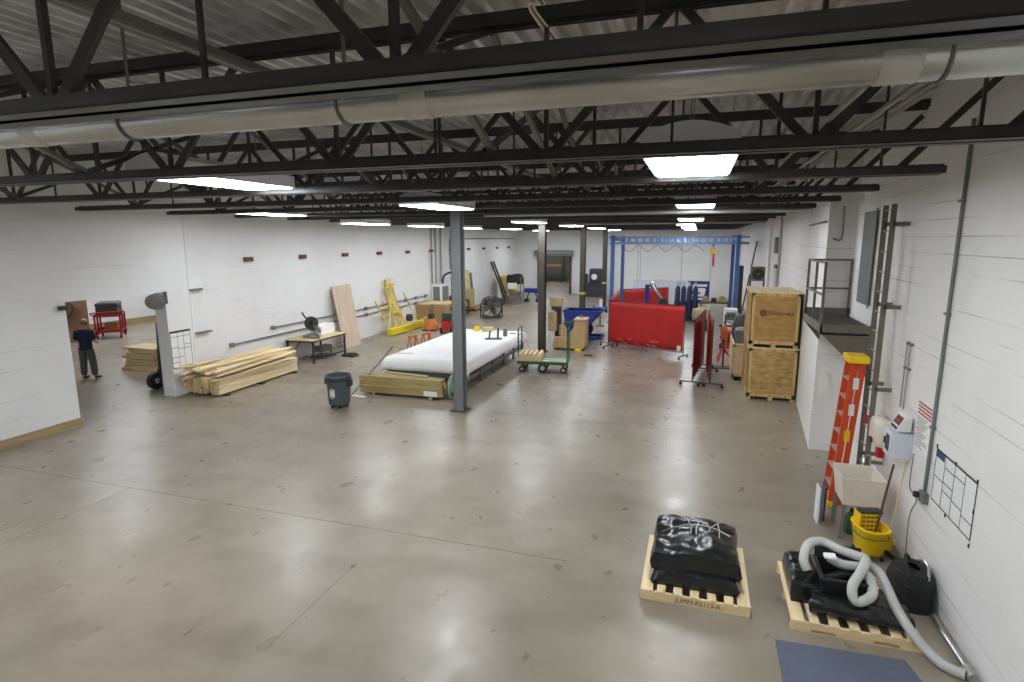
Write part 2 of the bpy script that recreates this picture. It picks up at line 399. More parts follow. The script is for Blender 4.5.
# ------------------------------------------------------------------ roof trusses
ZC, ZT = 4.95, 6.13
T_Y0, T_DY, T_N = 2.6, 2.32, 19
TRY = [2.35]+[T_Y0+k*T_DY for k in range(1, T_N)]
def make_truss(label):
    t = thing('roof_truss', label, 'roof truss', (0, TRY[0], 0), 0, 'black steel roof trusses')
    # bottom chord: two angles back to back with a gap
    b = B()
    x0, x1 = -13.1, 2.35
    for s in (-1, 1):
        b.box(x0, x1, s*.025, s*.125, ZC, ZC+.012) if s > 0 else b.box(x0, x1, -.125, -.025, ZC, ZC+.012)
        b.box(x0, x1, min(s*.025, s*.037), max(s*.025, s*.037), ZC, ZC+.1)
    b.box(x0, x1, -.125, -.118, ZC, ZC+.075)
    b.build('bottom_chord', 'black', t)
    b = B()
    for s in (-1, 1):
        b.box(-13.95, 2.85, min(s*.02, s*.1), max(s*.02, s*.1), ZT-.01, ZT)
        b.box(-13.95, 2.85, min(s*.02, s*.032), max(s*.02, s*.032), ZT-.12, ZT-.01)
    b.box(-13.95, 2.85, -.1, -.093, ZT-.1, ZT)
    b.build('top_chord', 'black', t)
    n0 = -1.27; p = 2.04; protos = {}
    def web(kind, x):
        if kind in protos:
            o = protos[kind].copy(); C.objects.link(o); o.location.x = x
        else:
            h = p/2
            if kind == 'up': bb = B().bar((.05, 0, ZC+.06), (h, 0, ZT-.05), .035, .068, (1, 0, 0))
            elif kind == 'down': bb = B().bar((-.05, 0, ZC+.06), (-h, 0, ZT-.05), .035, .068, (1, 0, 0))
            else: bb = B().bar((0, 0, ZC+.05), (0, 0, ZT-.05), .036, .036)
            o = bb.build('web_member', 'black', t); o.location.x = x; protos[kind] = o
    for i in range(-6, 3):
        x = n0+i*p
        if x < -13.1 or x > 2.35: continue
        if x-1.02 > -13.95: web('down', x)
        if x+1.02 < 2.85: web('up', x)
        web('post', x)
        if -13.9 < x+p/2 < 2.3:
            o = B().bar((0, 0, ZC+.1), (0, 0, ZT-.1), .022, .022).build('web_member', 'black', t) if 'hang' not in protos else protos['hang'].copy()
            if 'hang' not in protos: protos['hang'] = o
            else: C.objects.link(o)
            o.location.x = x+p/2
    B().bar((1.95, 0, ZC+.06), (2.8, 0, ZT-.2), .035, .068, (1, 0, 0)).build('web_member', 'black', t)
    return t
ORD = ['nearest black roof truss, crossing the top of the view', 'second black roof truss from the viewer, behind the round duct', 'third black roof truss, just beyond the nearest lit panels',
 'fourth black roof truss from the viewer', 'fifth black roof truss from the viewer, just before the grey column', 'sixth black roof truss, first beyond the grey column', 'seventh black roof truss from the viewer', 'eighth black roof truss from the viewer']
t0 = make_truss(ORD[0])
for k in range(1, T_N):
    dup(t0, (0, TRY[k], 0), None, ORD[k] if k < len(ORD) else 'black roof truss in the far run deep in the hall')
# diagonal cross braces between the nearer trusses
cb0 = None
BR = [('left', -11.4), ('middle', -6.6), ('right', -1.8)]
WHERE = ['nearest pair of trusses', 'second and third trusses', 'third and fourth trusses', 'fourth and fifth trusses', 'fifth and sixth trusses']
for k in range(5):
    for nm, x in BR:
        lab = 'black diagonal cross brace between the %s, %s line of braces' % (WHERE[k], nm)
        if cb0 is None:
            cb0 = thing('cross_brace', lab, 'brace', (x, T_Y0, 0), 0, 'cross braces between the roof trusses')
            B().bar((-.03, .03, ZC+.11), (.03, T_DY-.03, ZT-.12), .05, .05).build('brace_bar', 'black', cb0)
            B().bar((.05, .03, ZT-.12), (.05, T_DY-.03, ZC+.11), .05, .05).build('brace_bar', 'railgrey', cb0)
        else: dup(cb0, (x, T_Y0+k*T_DY, 0), None, lab)
# round duct between the first two trusses
d = thing('round_duct', 'long round galvanised duct running under the roof beside the nearest truss', 'duct', (0, 3.55, 0))
B().cyl((-13.7, 0, 5.2), (2.8, 0, 5.2), .13, n=32).build('pipe', 'duct', d, True)
for x in (-9.6, -6.4, -5.2, -1.75, .9, 1.9):
    o = B().cyl((x-.09, 0, 5.2), (x+.09, 0, 5.2), .134, n=32).build('coupling', 'alu', d, True)
for x in (-9.0, -4.2, -2.3, 1.1):
    B().tube([(x, .14*math.cos(a), 5.2+.14*math.sin(a)) for a in [2*PI*i/20 for i in range(20)]], .008, 6, closed=True).bar((x, 0, 5.34), (x, 0, ZD), .03, .005).build('hanger_strap', 'darkconduit', d)
# conduits and strips along the hall
def run(name, lab, cat, pts, r, m='conduit', group=None, n=8):
    return tag(B().tube(pts, r, n).build(name, m, None, True), lab, cat, group)
t = thing('strip_channel', 'pale flat steel channel running lengthwise under the deck at upper left', 'channel', (-4.1, 0, 5.86))
B().box(-.09, .09, 2.75, 16, 0, .012).box(-.09, -.08, 2.75, 16, .012, .06).box(.08, .09, 2.75, 16, .012, .06).build('tray', 'darkconduit', t)
B().cyl((.05, 2.75, -.02), (.05, 16, -.02), .012).build('conduit', 'conduit', t, True)
for i, (x, z, r) in enumerate([(1.25, 5.55, .03), (1.38, 5.55, .028), (1.72, 5.6, .03), (1.86, 5.62, .025), (2.05, 5.7, .03)]):
    run('conduit', ['pale conduit of the bright close pair under the deck at right, inner one', 'pale conduit of the bright close pair under the deck at right, outer one', 'pale conduit third from the right wall under the deck', 'pale conduit second from the right wall under the deck', 'pale conduit nearest the right wall under the deck'][i], 'conduit', [(x, 2.9, z), (x, 30, z)], r, 'conduit', 'conduits under the deck')
# thin data cables near the top centre
t = thing('cable_bunch', 'drooping bunch of white, yellow and blue cables under the deck near the top centre', 'cables', (0, 0, 0))
for i, (m, dx) in enumerate([('paper', 0), ('yellowpaint', .03), ('darkblue', .06), ('paper', .1)]):
    B().tube(spline([(-1.75+dx, 2.7, 6.08), (-1.45+dx, 3.4, 5.98), (-1.1+dx*.4, 4.0, 5.85), (-1.3+dx*.4, 4.55, 5.99), (-1.3+dx, 6.5, 6.0)]), .008, 5).build('cable', m, t, True)
t = thing('junction_box', 'small pale box fixed under the deck at upper left', 'junction box', (-6.9, 6.2, 6.0))
B().box(-.25, .25, -.15, .15, 0, .12).build('body', 'railgrey', t, bevel=.01); B().box(-.1, .2, -.12, .12, -.02, 0).build('cover', 'white', t)
# ------------------------------------------------------------------ ceiling panels (the lamps of the hall)
def make_light(loc, label):
    t = thing('ceiling_light', label, 'ceiling light', loc, 0, 'lit ceiling panels')
    n = 10; W, Lh = .40, .95
    b = B(); pts = [(-W, 0)]+[(-W+2*W*i/n, .15+.1*math.sin(PI*i/n)) for i in range(n+1)]+[(W, 0)]
    b.prism([(x, -Lh, z) for x, z in pts], (0, 2*Lh, 0)).build('housing', 'white', t)
    B().box(-W+.03, W-.03, -Lh+.03, Lh-.03, -.012, -.001).build('diffuser', 'lamp', t)
    for s in (-1, 1): B().cyl((0, s*.7, .24), (0, s*.7, ZD-loc[2]), .006, n=6).build('hanger', 'darkconduit', t)
    return t
LT = [(-.12, 6.08, 5.0, 'large lit ceiling panel nearest the viewer, right of centre'), (-5.85, 6.08, 5.02, 'large lit ceiling panel nearest the viewer at left'),
 (-.12, 13.04, 4.99, 'lit ceiling panel right of centre, next beyond the large nearest one'), (-4.95, 10.72, 4.93, 'lit ceiling panel just over the grey column'), (-10.9, 13.04, 4.97, 'lit ceiling panel at far left above the lumber stack'),
 (-.3, 20.0, 4.9, 'lit ceiling panel over the red welding screens'), (-5.75, 20.0, 4.88, 'lit ceiling panel just left of the dark brown column'), (-10.9, 17.68, 4.83, 'lit ceiling panel above the saw bench'),
 (-10.9, 22.32, 4.84, 'lit ceiling panel above the yellow rack'), (-10.9, 26.96, 4.84, 'lit ceiling panel above the drum fan'),
 (-.6, 26.96, 4.9, 'lit ceiling panel before the blue gantry'), (-5.7, 26.96, 4.9, 'lit ceiling panel between the third column and the blue hopper')]
for y in (33.92, 40.88):
    for x, s in ((-.6, 'right'), (-5.7, 'middle'), (-10.9, 'left')): LT.append((x, y, 4.9, 'lit ceiling panel in the %s row, %s' % (s, 'last but one before the back wall' if y < 36 else 'last before the back wall')))
for y in (-.3, -6):
    for x, s in ((-.12, 'right'), (-5.45, 'middle'), (-10.9, 'left')): LT.append((x, y, 5.0, 'lit ceiling panel behind the viewer, %s row, %s' % (s, 'nearer' if y > -2 else 'farther')))
LT.append((-10.9, 3.68, 5.0, 'added lit ceiling panel out of view, brightening the left wall before the doorway'))  # out-of-view panel added to brighten the near left wall
for x, y, s in ((-19, 14, 'nearer the doorway'), (-24.5, 14, 'deeper in the side room'), (-25, 19.5, 'over the red tool cart'), (-25.5, 24, 'by the far wall of the side room'), (-22, 22, 'far end of the side room'), (-19, 5, 'near end of the side room')): LT.append((x, y, 5.0, 'added unseen ceiling panel brightening the side room, '+s))  # unseen panels added to lift the side room and its far wall
for y, s in ((47.5, 'nearest'), (51, 'middle'), (55, 'farthest')): LT.append((-13.0, y, 5.0, 'added unseen ceiling panel brightening the room beyond the dock door, '+s))  # hidden panels added because the room past the dock came out dark
l0 = None
for x, y, z, lab in LT:
    if l0 is None: l0 = make_light((x, y, z), lab)
    else: dup(l0, (x, y, z), None, lab)

# ------------------------------------------------------------------ columns
def column(y, m, lab, yellow=False):
    t = thing('steel_column', lab, 'column', (-5.6, y, 0), 0, 'steel columns')
    B().box(-.13, .13, -.13, -.115, .03, 5.05).box(-.13, .13, .115, .13, .03, 5.05).box(-.008, .008, -.115, .115, .03, 5.05).box(-.13, -.12, -.13, .13, .03, 5.05).build('shaft', m, t)
    B().box(-.2, .2, -.2, .2, 0, .03).build('base_plate', 'brownsteel', t)
    if yellow: B().box(-.14, .14, -.14, .14, 1.5, 1.62).build('yellow_band', 'paleyellow', t)['label'] = 'yellow painted band'
    return t
column(13.14, 'steelgrey', 'grey painted steel column by the cloth-covered table')
column(21.22, 'brownsteel', 'dark brown steel column behind the flat cart')
column(29.3, 'brownsteel', 'dark steel column with yellow band behind the blue hopper', True)
column(36.6, 'brownsteel', 'farthest dark brown steel column, beside the black machine', True)

# ------------------------------------------------------------------ pallets, bundles, hoses (right foreground)
def pallet(label, loc, w_, d_, notched=False, group=None):
    """stringers run along X, deck boards along Y"""
    t = thing('wooden_pallet', label, 'pallet', loc, 0, group)
    for y in (.02, d_/2, d_-.02):
        b = B(); y0, y1 = y-.02, y+.02
        if notched:
            q = [(0, .012), (.2, .012), (.22, .045), (.44, .045), (.46, .012), (w_-.46, .012), (w_-.44, .045), (w_-.22, .045), (w_-.2, .012), (w_, .012), (w_, .11), (0, .11)]
            b.prism([(x, y0, z) for x, z in q], (0, .04, 0))
        else: b.box(0, w_, y0, y1, .012, .11)
        b.build('stringer', 'pinex', t)
    for y in (0, d_/2-.05, d_-.1): B().box(0, w_, y, y+.1, 0, .012).build('bottom_board', 'pinex', t)
    xs = [(0, .14)]+[(.14+(w_-.28)*(i+.25)/5, .1) for i in range(5)]+[(w_-.14, .14)]
    for x, bw in xs: B().box(x, x+bw, 0, d_, .11, .128).build('deck_board', 'pine', t)
    return t
p1 = pallet('pale wooden pallet under the folded black sheeting, stencilled on its front edge', (-.47, 6.53, 0), 1.24, 1.36)
text('JUMM-R2113-A', .08, 'rust', p1, (.66, -.003, .06), (PI/2, 0, 0), 'lettering', .001)['label'] = 'reddish stencilled code'
p2 = pallet('pale wooden pallet against the right wall under the bin and grey hoses', (1.18, 6.45, 0), 1.27, 1.24, True)
t = thing('tarp_bundle', 'folded black plastic sheeting tied with white straps on the left pallet', 'tarp', (.14, 7.17, .128))
lumpy(B(), -.5, .5, -.5, .52, 0, .19, .05, 2.6, 1).build('lower_fold', 'plastic', t, True)
lumpy(B(), -.52, .53, -.42, .66, .15, .40, .05, 2.2, 2, 30, crease=.03).build('upper_fold', 'plastic', t, True)
for i, (x, a) in enumerate(((-.12, .06), (.06, -.05), (.27, .02), (.33, -.16))):
    B().tube(spline([(x, .6, .36), (x+a*.4, .46, .425), (x+a, .26, .435), (x+a, .1, .425)], 4), .008, 6).build('strap', 'alu', t, True)
B().tube(spline([(-.42, .1, .4), (-.1, .32, .437), (.2, .32, .437), (.42, .2, .41)], 4), .007, 6).build('strap', 'alu', t, True)
t = thing('tarp_bundle', 'crumpled black plastic sheeting rolled on the pallet in front of the black bin', 'tarp', (1.8, 6.9, .128))
lumpy(B(), -.58, -.26, -.1, .62, 0, .26, .06, 2.6, 5, crease=.035).build('crumpled_sheet', 'plastic', t, True)
b = B(); N = 18; n = 18
axis = [Vector((-.4+.95*i/N, -.2-.09*i/N, .125-.05*i/N)) for i in range(N+1)]
rings = []
for i, c in enumerate(axis):
    r = .12*(1-.4*(i/N)**1.6)
    rings.append([b.bm.verts.new(c+Vector((.02*noise.noise(Vector((k, i, 3))), math.cos(2*PI*k/n)*r*1.15, math.sin(2*PI*k/n)*r))*(1+.16*noise.noise(Vector((i*.5, math.cos(2*PI*k/n)*1.6, math.sin(2*PI*k/n)*1.6))))) for k in range(n)])
for A, D in zip(rings, rings[1:]):
    for k in range(n): b.bm.faces.new((A[k], A[(k+1) % n], D[(k+1) % n], D[k]))
inner = [b.bm.verts.new(axis[2]+(v.co-axis[0])*.45) for v in rings[0]]
for k in range(n): b.bm.faces.new((rings[0][(k+1) % n], rings[0][k], inner[k], inner[(k+1) % n]))
b.bm.faces.new(inner); b.bm.faces.new(rings[-1])
b.build('rolled_sheet', 'plastic', t, True)
lumpy(B(), .22, .62, -.3, .3, 0, .12, .03, 3, 8).build('loose_corner', 'plastic', t, True)
# black open tote
t = thing('storage_bin', 'open black plastic bin on the right pallet with a hose draped over it', 'bin', (1.76, 6.94, .15))
b = B()
W, D, Hh = .25, .24, .40
for s0, s1, zz0, zz1 in ((.88, 1, 0, Hh),):
    o = [(-W*s0, -D*s0, 0), (W*s0, -D*s0, 0), (W*s0, D*s0, 0), (-W*s0, D*s0, 0)]; u = [(-W, -D, Hh), (W, -D, Hh), (W, D, Hh), (-W, D, Hh)]
    i0 = [(x*.94, y*.94, .02) for x, y, z in o]; iu = [(x*.94, y*.94, Hh) for x, y, z in u]
    b._add(o+u+iu+i0, [(3,2,1,0)]+[(k, (k+1) % 4, 4+(k+1) % 4, 4+k) for k in range(4)]+[(4+k, 4+(k+1) % 4, 8+(k+1) % 4, 8+k) for k in range(4)]+[(8+k, 8+(k+1) % 4, 12+(k+1) % 4, 12+k) for k in range(4)]+[(12, 13, 14, 15)])
b.build('tub', 'blackplastic', t, bevel=.012)
b = B()
for x0, x1, y0, y1 in ((-W-.03, W+.03, -D-.03, -D+.01), (-W-.03, W+.03, D-.01, D+.03), (-W-.03, -W+.01, -D, D), (W-.01, W+.03, -D, D)): b.box(x0, x1, y0, y1, Hh-.03, Hh)
b.build('rim', 'blackplastic', t, bevel=.008)
B().prism([(-W, D+.035, Hh-.02), (W, D+.035, Hh-.02), (W, D+.06, Hh-.02), (-W, D+.06, Hh-.02)], (0, .05, .14)).build('lid', 'blackplastic', t, bevel=.006)
B().tube([(-.2, -.1, .3), (.05, .05, .33), (.2, 0, .3)], .05, 8).build('packed_tubing', 'rubber', t, True)
def hose(name, lab, pts, r, ribs=60):
    P = spline(pts, 14); n = len(P)
    return tag(B().tube(P, [r*(1+.06*(i % 2)) for i in range(n)], 14).build(name, 'hose', None, True), lab, 'hose')
HOSE_A = [(1.38, 6.86, .52), (1.34, 6.92, .62), (1.42, 7.12, .71), (1.58, 7.22, .72), (1.75, 7.14, .69), (1.9, 7.05, .69), (1.98, 6.98, .69), (1.9, 6.78, .65), (1.79, 6.63, .55), (1.79, 6.56, .44), (1.86, 6.545, .42), (1.98, 6.62, .48), (1.99, 6.76, .56), (1.92, 6.86, .62)]
HOSE_B = [(1.62, 7.05, .62), (1.76, 7.0, .58), (1.94, 7.0, .59), (2.06, 7.0, .6), (2.13, 6.93, .56), (2.18, 6.8, .46), (2.23, 6.65, .35), (2.31, 6.48, .24), (2.42, 6.36, .13), (2.56, 6.23, .06), (2.71, 6.15, .055)]
hose('flexible_hose', 'grey ribbed hose looped over the front of the black bin', HOSE_A, .05)
hose('flexible_hose', 'grey ribbed hose running from the bin down to the floor by the right wall', HOSE_B, .05)
t = thing('silver_tube', 'bright metal tube lying on the floor along the right wall', 'pipe', (2.76, 6.16, .05))
B().cyl((0, .04, 0), (-.02, .95, 0), .03, n=16).build('tube', 'chrome', t, True)
B().cyl((0, -.06, .01), (0, .1, .01), .05, n=16).build('cuff', 'conduit', t, True)
tag(lumpy(B(), 1.55, 1.68, 6.9, 7.0, .672, .69, .008, 6, 4, 8).build('paper_tag', 'paper'), 'small white paper tag lying by the hose over the bin', 'tag')
t = thing('duffel_bag', 'black canvas bag slumped on the floor against the right wall', 'bag', (2.615, 7.47, 0))
def bagf(u, v):
    a = 2*PI*u; k = v
    rx, ry = .225*(1-.25*k**2.2), .30*(1-.3*k**2)
    if k > .97: rx *= .35; ry *= .35
    p = Vector((rx*math.copysign(abs(math.cos(a))**.75, math.cos(a)), ry*math.copysign(abs(math.sin(a))**.75, math.sin(a)), .45*k))
    p += Vector((noise.noise(p*5), noise.noise(p*5+Vector((4, 0, 0))), 0))*.035*(.3+k); return p
b = B().grid(bagf, 36, 16); b.build('body', 'bag', t, True)
B().tube(spline([(-.08, -.22, .38), (-.1, -.1, .49), (-.05, .08, .53), (.02, .2, .44)], 5), .022, 8).build('handle', 'bag', t, True)
B().tube(spline([(.1, -.2, .38), (.14, -.05, .48), (.13, .1, .48), (.1, .22, .4)], 5), .018, 8).build('handle', 'chrome', t, True)['label'] = 'pale shiny hoop'
B().prism([(-.15, -.3, .08), (.12, -.3, .08), (.1, -.27, .31), (-.13, -.27, .31)], (0, .03, 0)).build('front_pocket', 'bag', t, bevel=.01)
tag(B().prism([(1.0, 5.35, .001), (2.42, 5.35, .001), (2.24, 6.27, .001), (1.0, 6.21, .001)], (0, 0, .012)).build('floor_mat', 'mat_blue', bevel=.004), 'slate blue rubber mat on the floor at the bottom edge', 'mat')

# ------------------------------------------------------------------ the right wall, near part
def wallthing(name, lab, cat, y, z, x=XR, group=None): return thing(name, lab, cat, (x, y, z), 0, group)
t = wallthing('wall_conduit', 'grey conduit climbing the right wall above its outlet box', 'conduit', 8.0, 0)
B().cyl((-.025, 0, 1.2), (-.025, -.05, 5.6), .02, n=10).build('pipe', 'steelgrey', t, True)
for z in (2.0, 3.4, 4.7): B().box(-.05, 0, -.04, .04, z, z+.03).build('clip', 'steelgrey', t)
t = wallthing('outlet_box', 'grey outlet box with black plug at the foot of the wall conduit', 'outlet', 7.98, 1.05)
B().box(-.07, 0, -.08, .08, 0, .14).build('box', 'steelgrey', t, bevel=.008); B().cyl((-.12, .06, .08), (-.07, .06, .07), .04, n=12).build('plug', 'rubber', t, True)
tag(run('cable', 'thin grey cable hanging on the right wall left of the outlet box', 'cable', spline([(2.83, 8.5, 1.5), (2.83, 8.52, 1.1), (2.82, 8.42, 1.02), (2.82, 8.2, .98), (2.8, 8.3, .7), (2.81, 8.3, .1)], 5), .007, 'darkconduit', None, 5), 'thin grey cable hanging on the right wall left of the outlet box', 'cable')
# tape-lined planning board
t = wallthing('wall_chart', 'white planning chart with black tape grid and blue header on the right wall', 'chart', 0, 0)
y0, y1, z0, z1 = 6.77, 7.84, 1.18, 1.81
B().box(-.004, 0, y0, y1, z0, z1).build('sheet', 'white', t)
def tape(b, ya, za, yb, zb, w_=.012, x=-.006): b.bar((x, ya, za), (x, yb, zb), w_ if ya == yb else .004, .004 if ya == yb else w_, (0, 0, 1)) if ya != yb else b.box(x-.002, x+.002, ya-w_/2, ya+w_/2, min(za, zb), max(za, zb))
b = B(); tape(b, y0, z1, y1, z1, .022); tape(b, y0, z0, y1, z0, .012); tape(b, y0, z0, y0, z1, .012); tape(b, y1, z0, y1, z1, .008)
b.build('tape_border', 'ink', t)
b = B()
for q in (.25, .5, .75): tape(b, y0+(y1-y0)*q, z0, y0+(y1-y0)*q, z1, .004)
for qa, qb, zq in ((.0, .25, .25), (.5, .75, .78), (.25, .5, .32), (.5, .75, .5), (.75, 1, .48), (.5, .75, .34), (.25, .5, .8)): tape(b, y0+(y1-y0)*qa, z0+(z1-z0)*zq, y0+(y1-y0)*qb, z0+(z1-z0)*zq, .008)
b.build('tape_grid', 'ink', t)
B().box(-.007, -.004, 7.6, 7.83, 1.72, 1.8).build('header_label', 'signblue', t)['label'] = 'blue header label'
for y, z in ((y1, z1+.03), (7.3, z1+.01), (y0, z1+.02), (y0, 1.5), (y0+.0, z0-.06), (7.4, z0-.02)): B().box(-.012, -.004, y-.012, y+.012, z-.022, z+.022).build('clip', 'rubber', t)
t = wallthing('wall_sign', 'tall white notice with red heading on the right wall', 'sign', 0, 0)
B().box(-.004, 0, 8.1, 8.6, 1.58, 2.22).build('panel', 'paper', t)
b = B()
for i in range(4): b.box(-.006, -.004, 8.12, 8.58, 2.18-.045*i, 2.205-.045*i)
b.build('heading_lines', 'redprint', t)
b = B(); random.seed(3)
for i in range(13):
    z = 2.01-.032*i; ya = 8.58-random.choice((0, .03)); b.box(-.006, -.004, ya-random.uniform(.2, .44), ya, z-.008, z)
b.build('text_lines', 'ink', t)
t = wallthing('paper_towel_dispenser', 'cream rounded paper towel dispenser on the right wall beyond the pale grey box', 'dispenser', 9.5, 1.25)
B().box(-.25, 0, -.22, .26, 0, .42).build('cover', 'offwhite', t, True, .09)
B().box(-.285, -.25, -.05, .05, .05, .12).build('lever', 'rust', t)
t = wallthing('control_box', 'pale grey wall cabinet with dark screen on the right wall', 'control box', 8.62, 1.36)
B().box(-.26, 0, 0, .3, 0, .36).build('cabinet', 'greybox', t, bevel=.012)
B().box(-.268, -.26, .06, .2, .08, .3).build('screen', 'glass', t, bevel=.004)
B().box(-.275, -.26, .23, .25, .14, .24).build('handle', 'rubber', t)
t = wallthing('clock_terminal', 'small white device with dark red display above the pale grey wall cabinet', 'terminal', 8.72, 1.74)
B().prism([(-.2, -.1, 0), (-.04, -.1, 0), (-.04, -.1, .2), (-.12, -.1, .2)], (0, .3, 0)).build('body', 'white', t, bevel=.008)
B().prism([(-.179, -.06, .075), (-.126, -.06, .18), (-.13, -.06, .185), (-.184, -.06, .08)], (0, .22, 0)).build('display', 'rust', t)
b = B()
for k in range(3): b.box(-.165+.0, -.160, -.03+.06*k, -.005+.06*k, .105, .15)
b.build('digits', 'brightred', t)
B().prism([(-.204, -.06, .02), (-.19, -.06, .05), (-.195, -.06, .055), (-.21, -.06, .025)], (0, .22, 0)).build('keypad', 'rubber', t)
for i, (y, lab) in enumerate(((9.18, 'pale wall rod left of the pair above the wall cabinet'), (9.05, 'pale wall rod right of the pair above the wall cabinet'))):
    t = wallthing('wall_rod', lab, 'rod', y, 0, group='wall rods')
    B().cyl((-.03, 0, 1.95), (-.03, 0, 2.86), .012, n=8).build('rod', 'conduit', t, True); B().box(-.04, 0, -.03, .03, 2.84, 2.88).build('cap', 'steelgrey', t); B().box(-.04, 0, -.03, .03, 2.5, 2.53).build('clip', 'steelgrey', t)
t = wallthing('soap_dispenser', 'small red soap dispenser on the wall above the utility sink', 'dispenser', 9.75, .98)
B().box(-.1, 0, -.05, .06, 0, .2).build('body', 'brightred', t, bevel=.015); B().box(-.1, -.01, -.05, .06, -.05, 0).build('spout', 'offwhite', t)
tag(B().box(2.6, 2.7, 10.0, 10.03, 1.42, 1.56).build('safety_tag', 'redprint', bevel=.005), 'small red and white tag hanging on the wall ladder', 'tag')
# utility sink
t = thing('utility_sink', 'cream plastic utility sink with brown stained basin beside the mop bucket', 'sink', (2.38, 9.1, 0))
W, D, z0, z1 = .28, .31, .52, .95
o = [(-W*.82, -D*.82, z0), (W*.82, -D*.82, z0), (W*.82, D*.82, z0), (-W*.82, D*.82, z0)]; u = [(-W, -D, z1), (W, -D, z1), (W, D, z1), (-W, D, z1)]
iu = [(x*.93, y*.93, z1) for x, y, z in u]; i0 = [(x*.9, y*.9, z0+.05) for x, y, z in o]
B()._add(o+u+iu+i0, [(3,2,1,0)]+[(k, (k+1) % 4, 4+(k+1) % 4, 4+k) for k in range(4)]+[(4+k, 4+(k+1) % 4, 8+(k+1) % 4, 8+k) for k in range(4)]+[(8+k, 8+(k+1) % 4, 12+(k+1) % 4, 12+k) for k in range(4)]+[(12, 13, 14, 15)]).build('basin', 'offwhite', t, bevel=.012)
B().box(-.15, .15, -.18, .18, z0+.051, z0+.056).build('basin_stain', 'brownstain', t, bevel=.02)
for sx in (-1, 1):
    for sy in (-1, 1): B().bar((sx*W*.8, sy*D*.8, 0), (sx*W*.74, sy*D*.74, z0), .05, .05).build('leg', 'steelgrey', t)
B().tube(spline([(.2, D-.02, z1), (.2, D-.02, z1+.16), (.1, D-.12, z1+.18), (.08, D-.18, z1+.1)], 4), .014, 8).build('faucet', 'chrome', t, True)
t = thing('jug', 'green jug on the floor under the utility sink', 'jug', (2.35, 9.1, 0)); B().lathe([(.09, 0), (.1, .02), (.1, .24), (.06, .3), (.03, .33)], n=16).build('body', 'green', t, True); B().lathe([(.035, .33), (.035, .37)], n=12).build('cap', 'rubber', t)
for i, (x, m, lab) in enumerate(((1.95, 'white', 'white folding board leaning behind the utility sink'), (2.0, 'darkblue', 'dark blue board leaning behind the utility sink'))):
    tag(B().box(-.012, .012, -.12, .12, 0, .56).build('leaning_board', m, None, loc=(x-.02+.05*i, 9.35+.1*i, 0), bevel=.004), lab, 'board')
# mop bucket
t = thing('mop_bucket', 'yellow mop bucket with wringer on the floor by the right wall', 'mop bucket', (2.41, 8.44, 0), .25)
b = B(); n = 28
def ov(rx, ry, z): return [Vector((rx*math.copysign(abs(math.cos(2*PI*k/n))**.7, math.cos(2*PI*k/n)), ry*math.copysign(abs(math.sin(2*PI*k/n))**.7, math.sin(2*PI*k/n)), z)) for k in range(n)]
rr = [[b.bm.verts.new(p) for p in ov(*q)] for q in ((.13, .17, .08), (.15, .19, .12), (.185, .235, .42), (.205, .255, .44), (.205, .255, .46), (.175, .225, .46), (.14, .18, .13))]
for A, Dd in zip(rr, rr[1:]):
    for k in range(n): b.bm.faces.new((A[k], A[(k+1) % n], Dd[(k+1) % n], Dd[k]))
b.bm.faces.new(rr[0][::-1]); b.bm.faces.new(rr[-1]); b.build('bucket', 'yellow', t, True)
B().tube([p+Vector((0, 0, -.07)) for p in ov(.195, .245, .42)], .006, 6, closed=True).build('rim_groove', 'rubber', t, True)
for x in (-.11, .11):
    for y in (-.15, .15):
        c = B().cyl((x-.012, y, .035), (x+.012, y, .035), .035, n=12).build('caster', 'rubber', t, True)
        B().bar((x, y, .035), (x, y, .1), .03, .012).build('fork', 'steelgrey', c)
wr = B().box(-.13, .13, .02, .06, .3, .62).box(-.13, -.1, .02, .2, .34, .6).box(.1, .13, .02, .2, .34, .6).box(-.13, .13, .18, .2, .34, .6).build('wringer', 'yellow', t, bevel=.008)
b = B()
for i in range(4):
    for j in range(4): b.box(-.1+.055*i, -.065+.055*i, .012, .021, .36+.06*j, .385+.06*j)
b.build('slots', 'brownstain', wr)
B().box(-.14, .16, .0, .14, .6, .65).build('press_bar', 'bindark', wr, bevel=.02)
B().bar((.13, .1, .6), (.18, .02, .72), .04, .03).build('lever', 'yellow', t, bevel=.008)
t = thing('mop', 'mop with red and wooden handle standing in the yellow bucket', 'mop', (2.46, 8.42, .16))
B().cyl((0, 0, .1), (.17, .12, 1.15), .014, n=10).build('handle', 'rust', t, True); lumpy(B(), -.07, .07, -.06, .06, 0, .13, .03, 8, 2, 10).build('mop_head', 'offwhite', t, True)
t = thing('broom', 'wooden handled broom leaning on the wall by the utility sink', 'broom', (2.73, 8.74, 0), 0)
B().cyl((0, 0, .2), (.1, -.02, 1.3), .012, n=10).build('handle', 'pine', t, True); B().box(-.1, .05, -.05, .05, 0, .2).build('bristles', 'yellowpaint', t)
run('hose', 'black cable coiled on the floor at the foot of the right wall behind the bag', 'hose', spline([(2.66, 8.55, .03), (2.76, 8.3, .03), (2.7, 8.1, .03), (2.76, 7.95, .03), (2.72, 7.85, .03)], 6), .03, 'rubber')
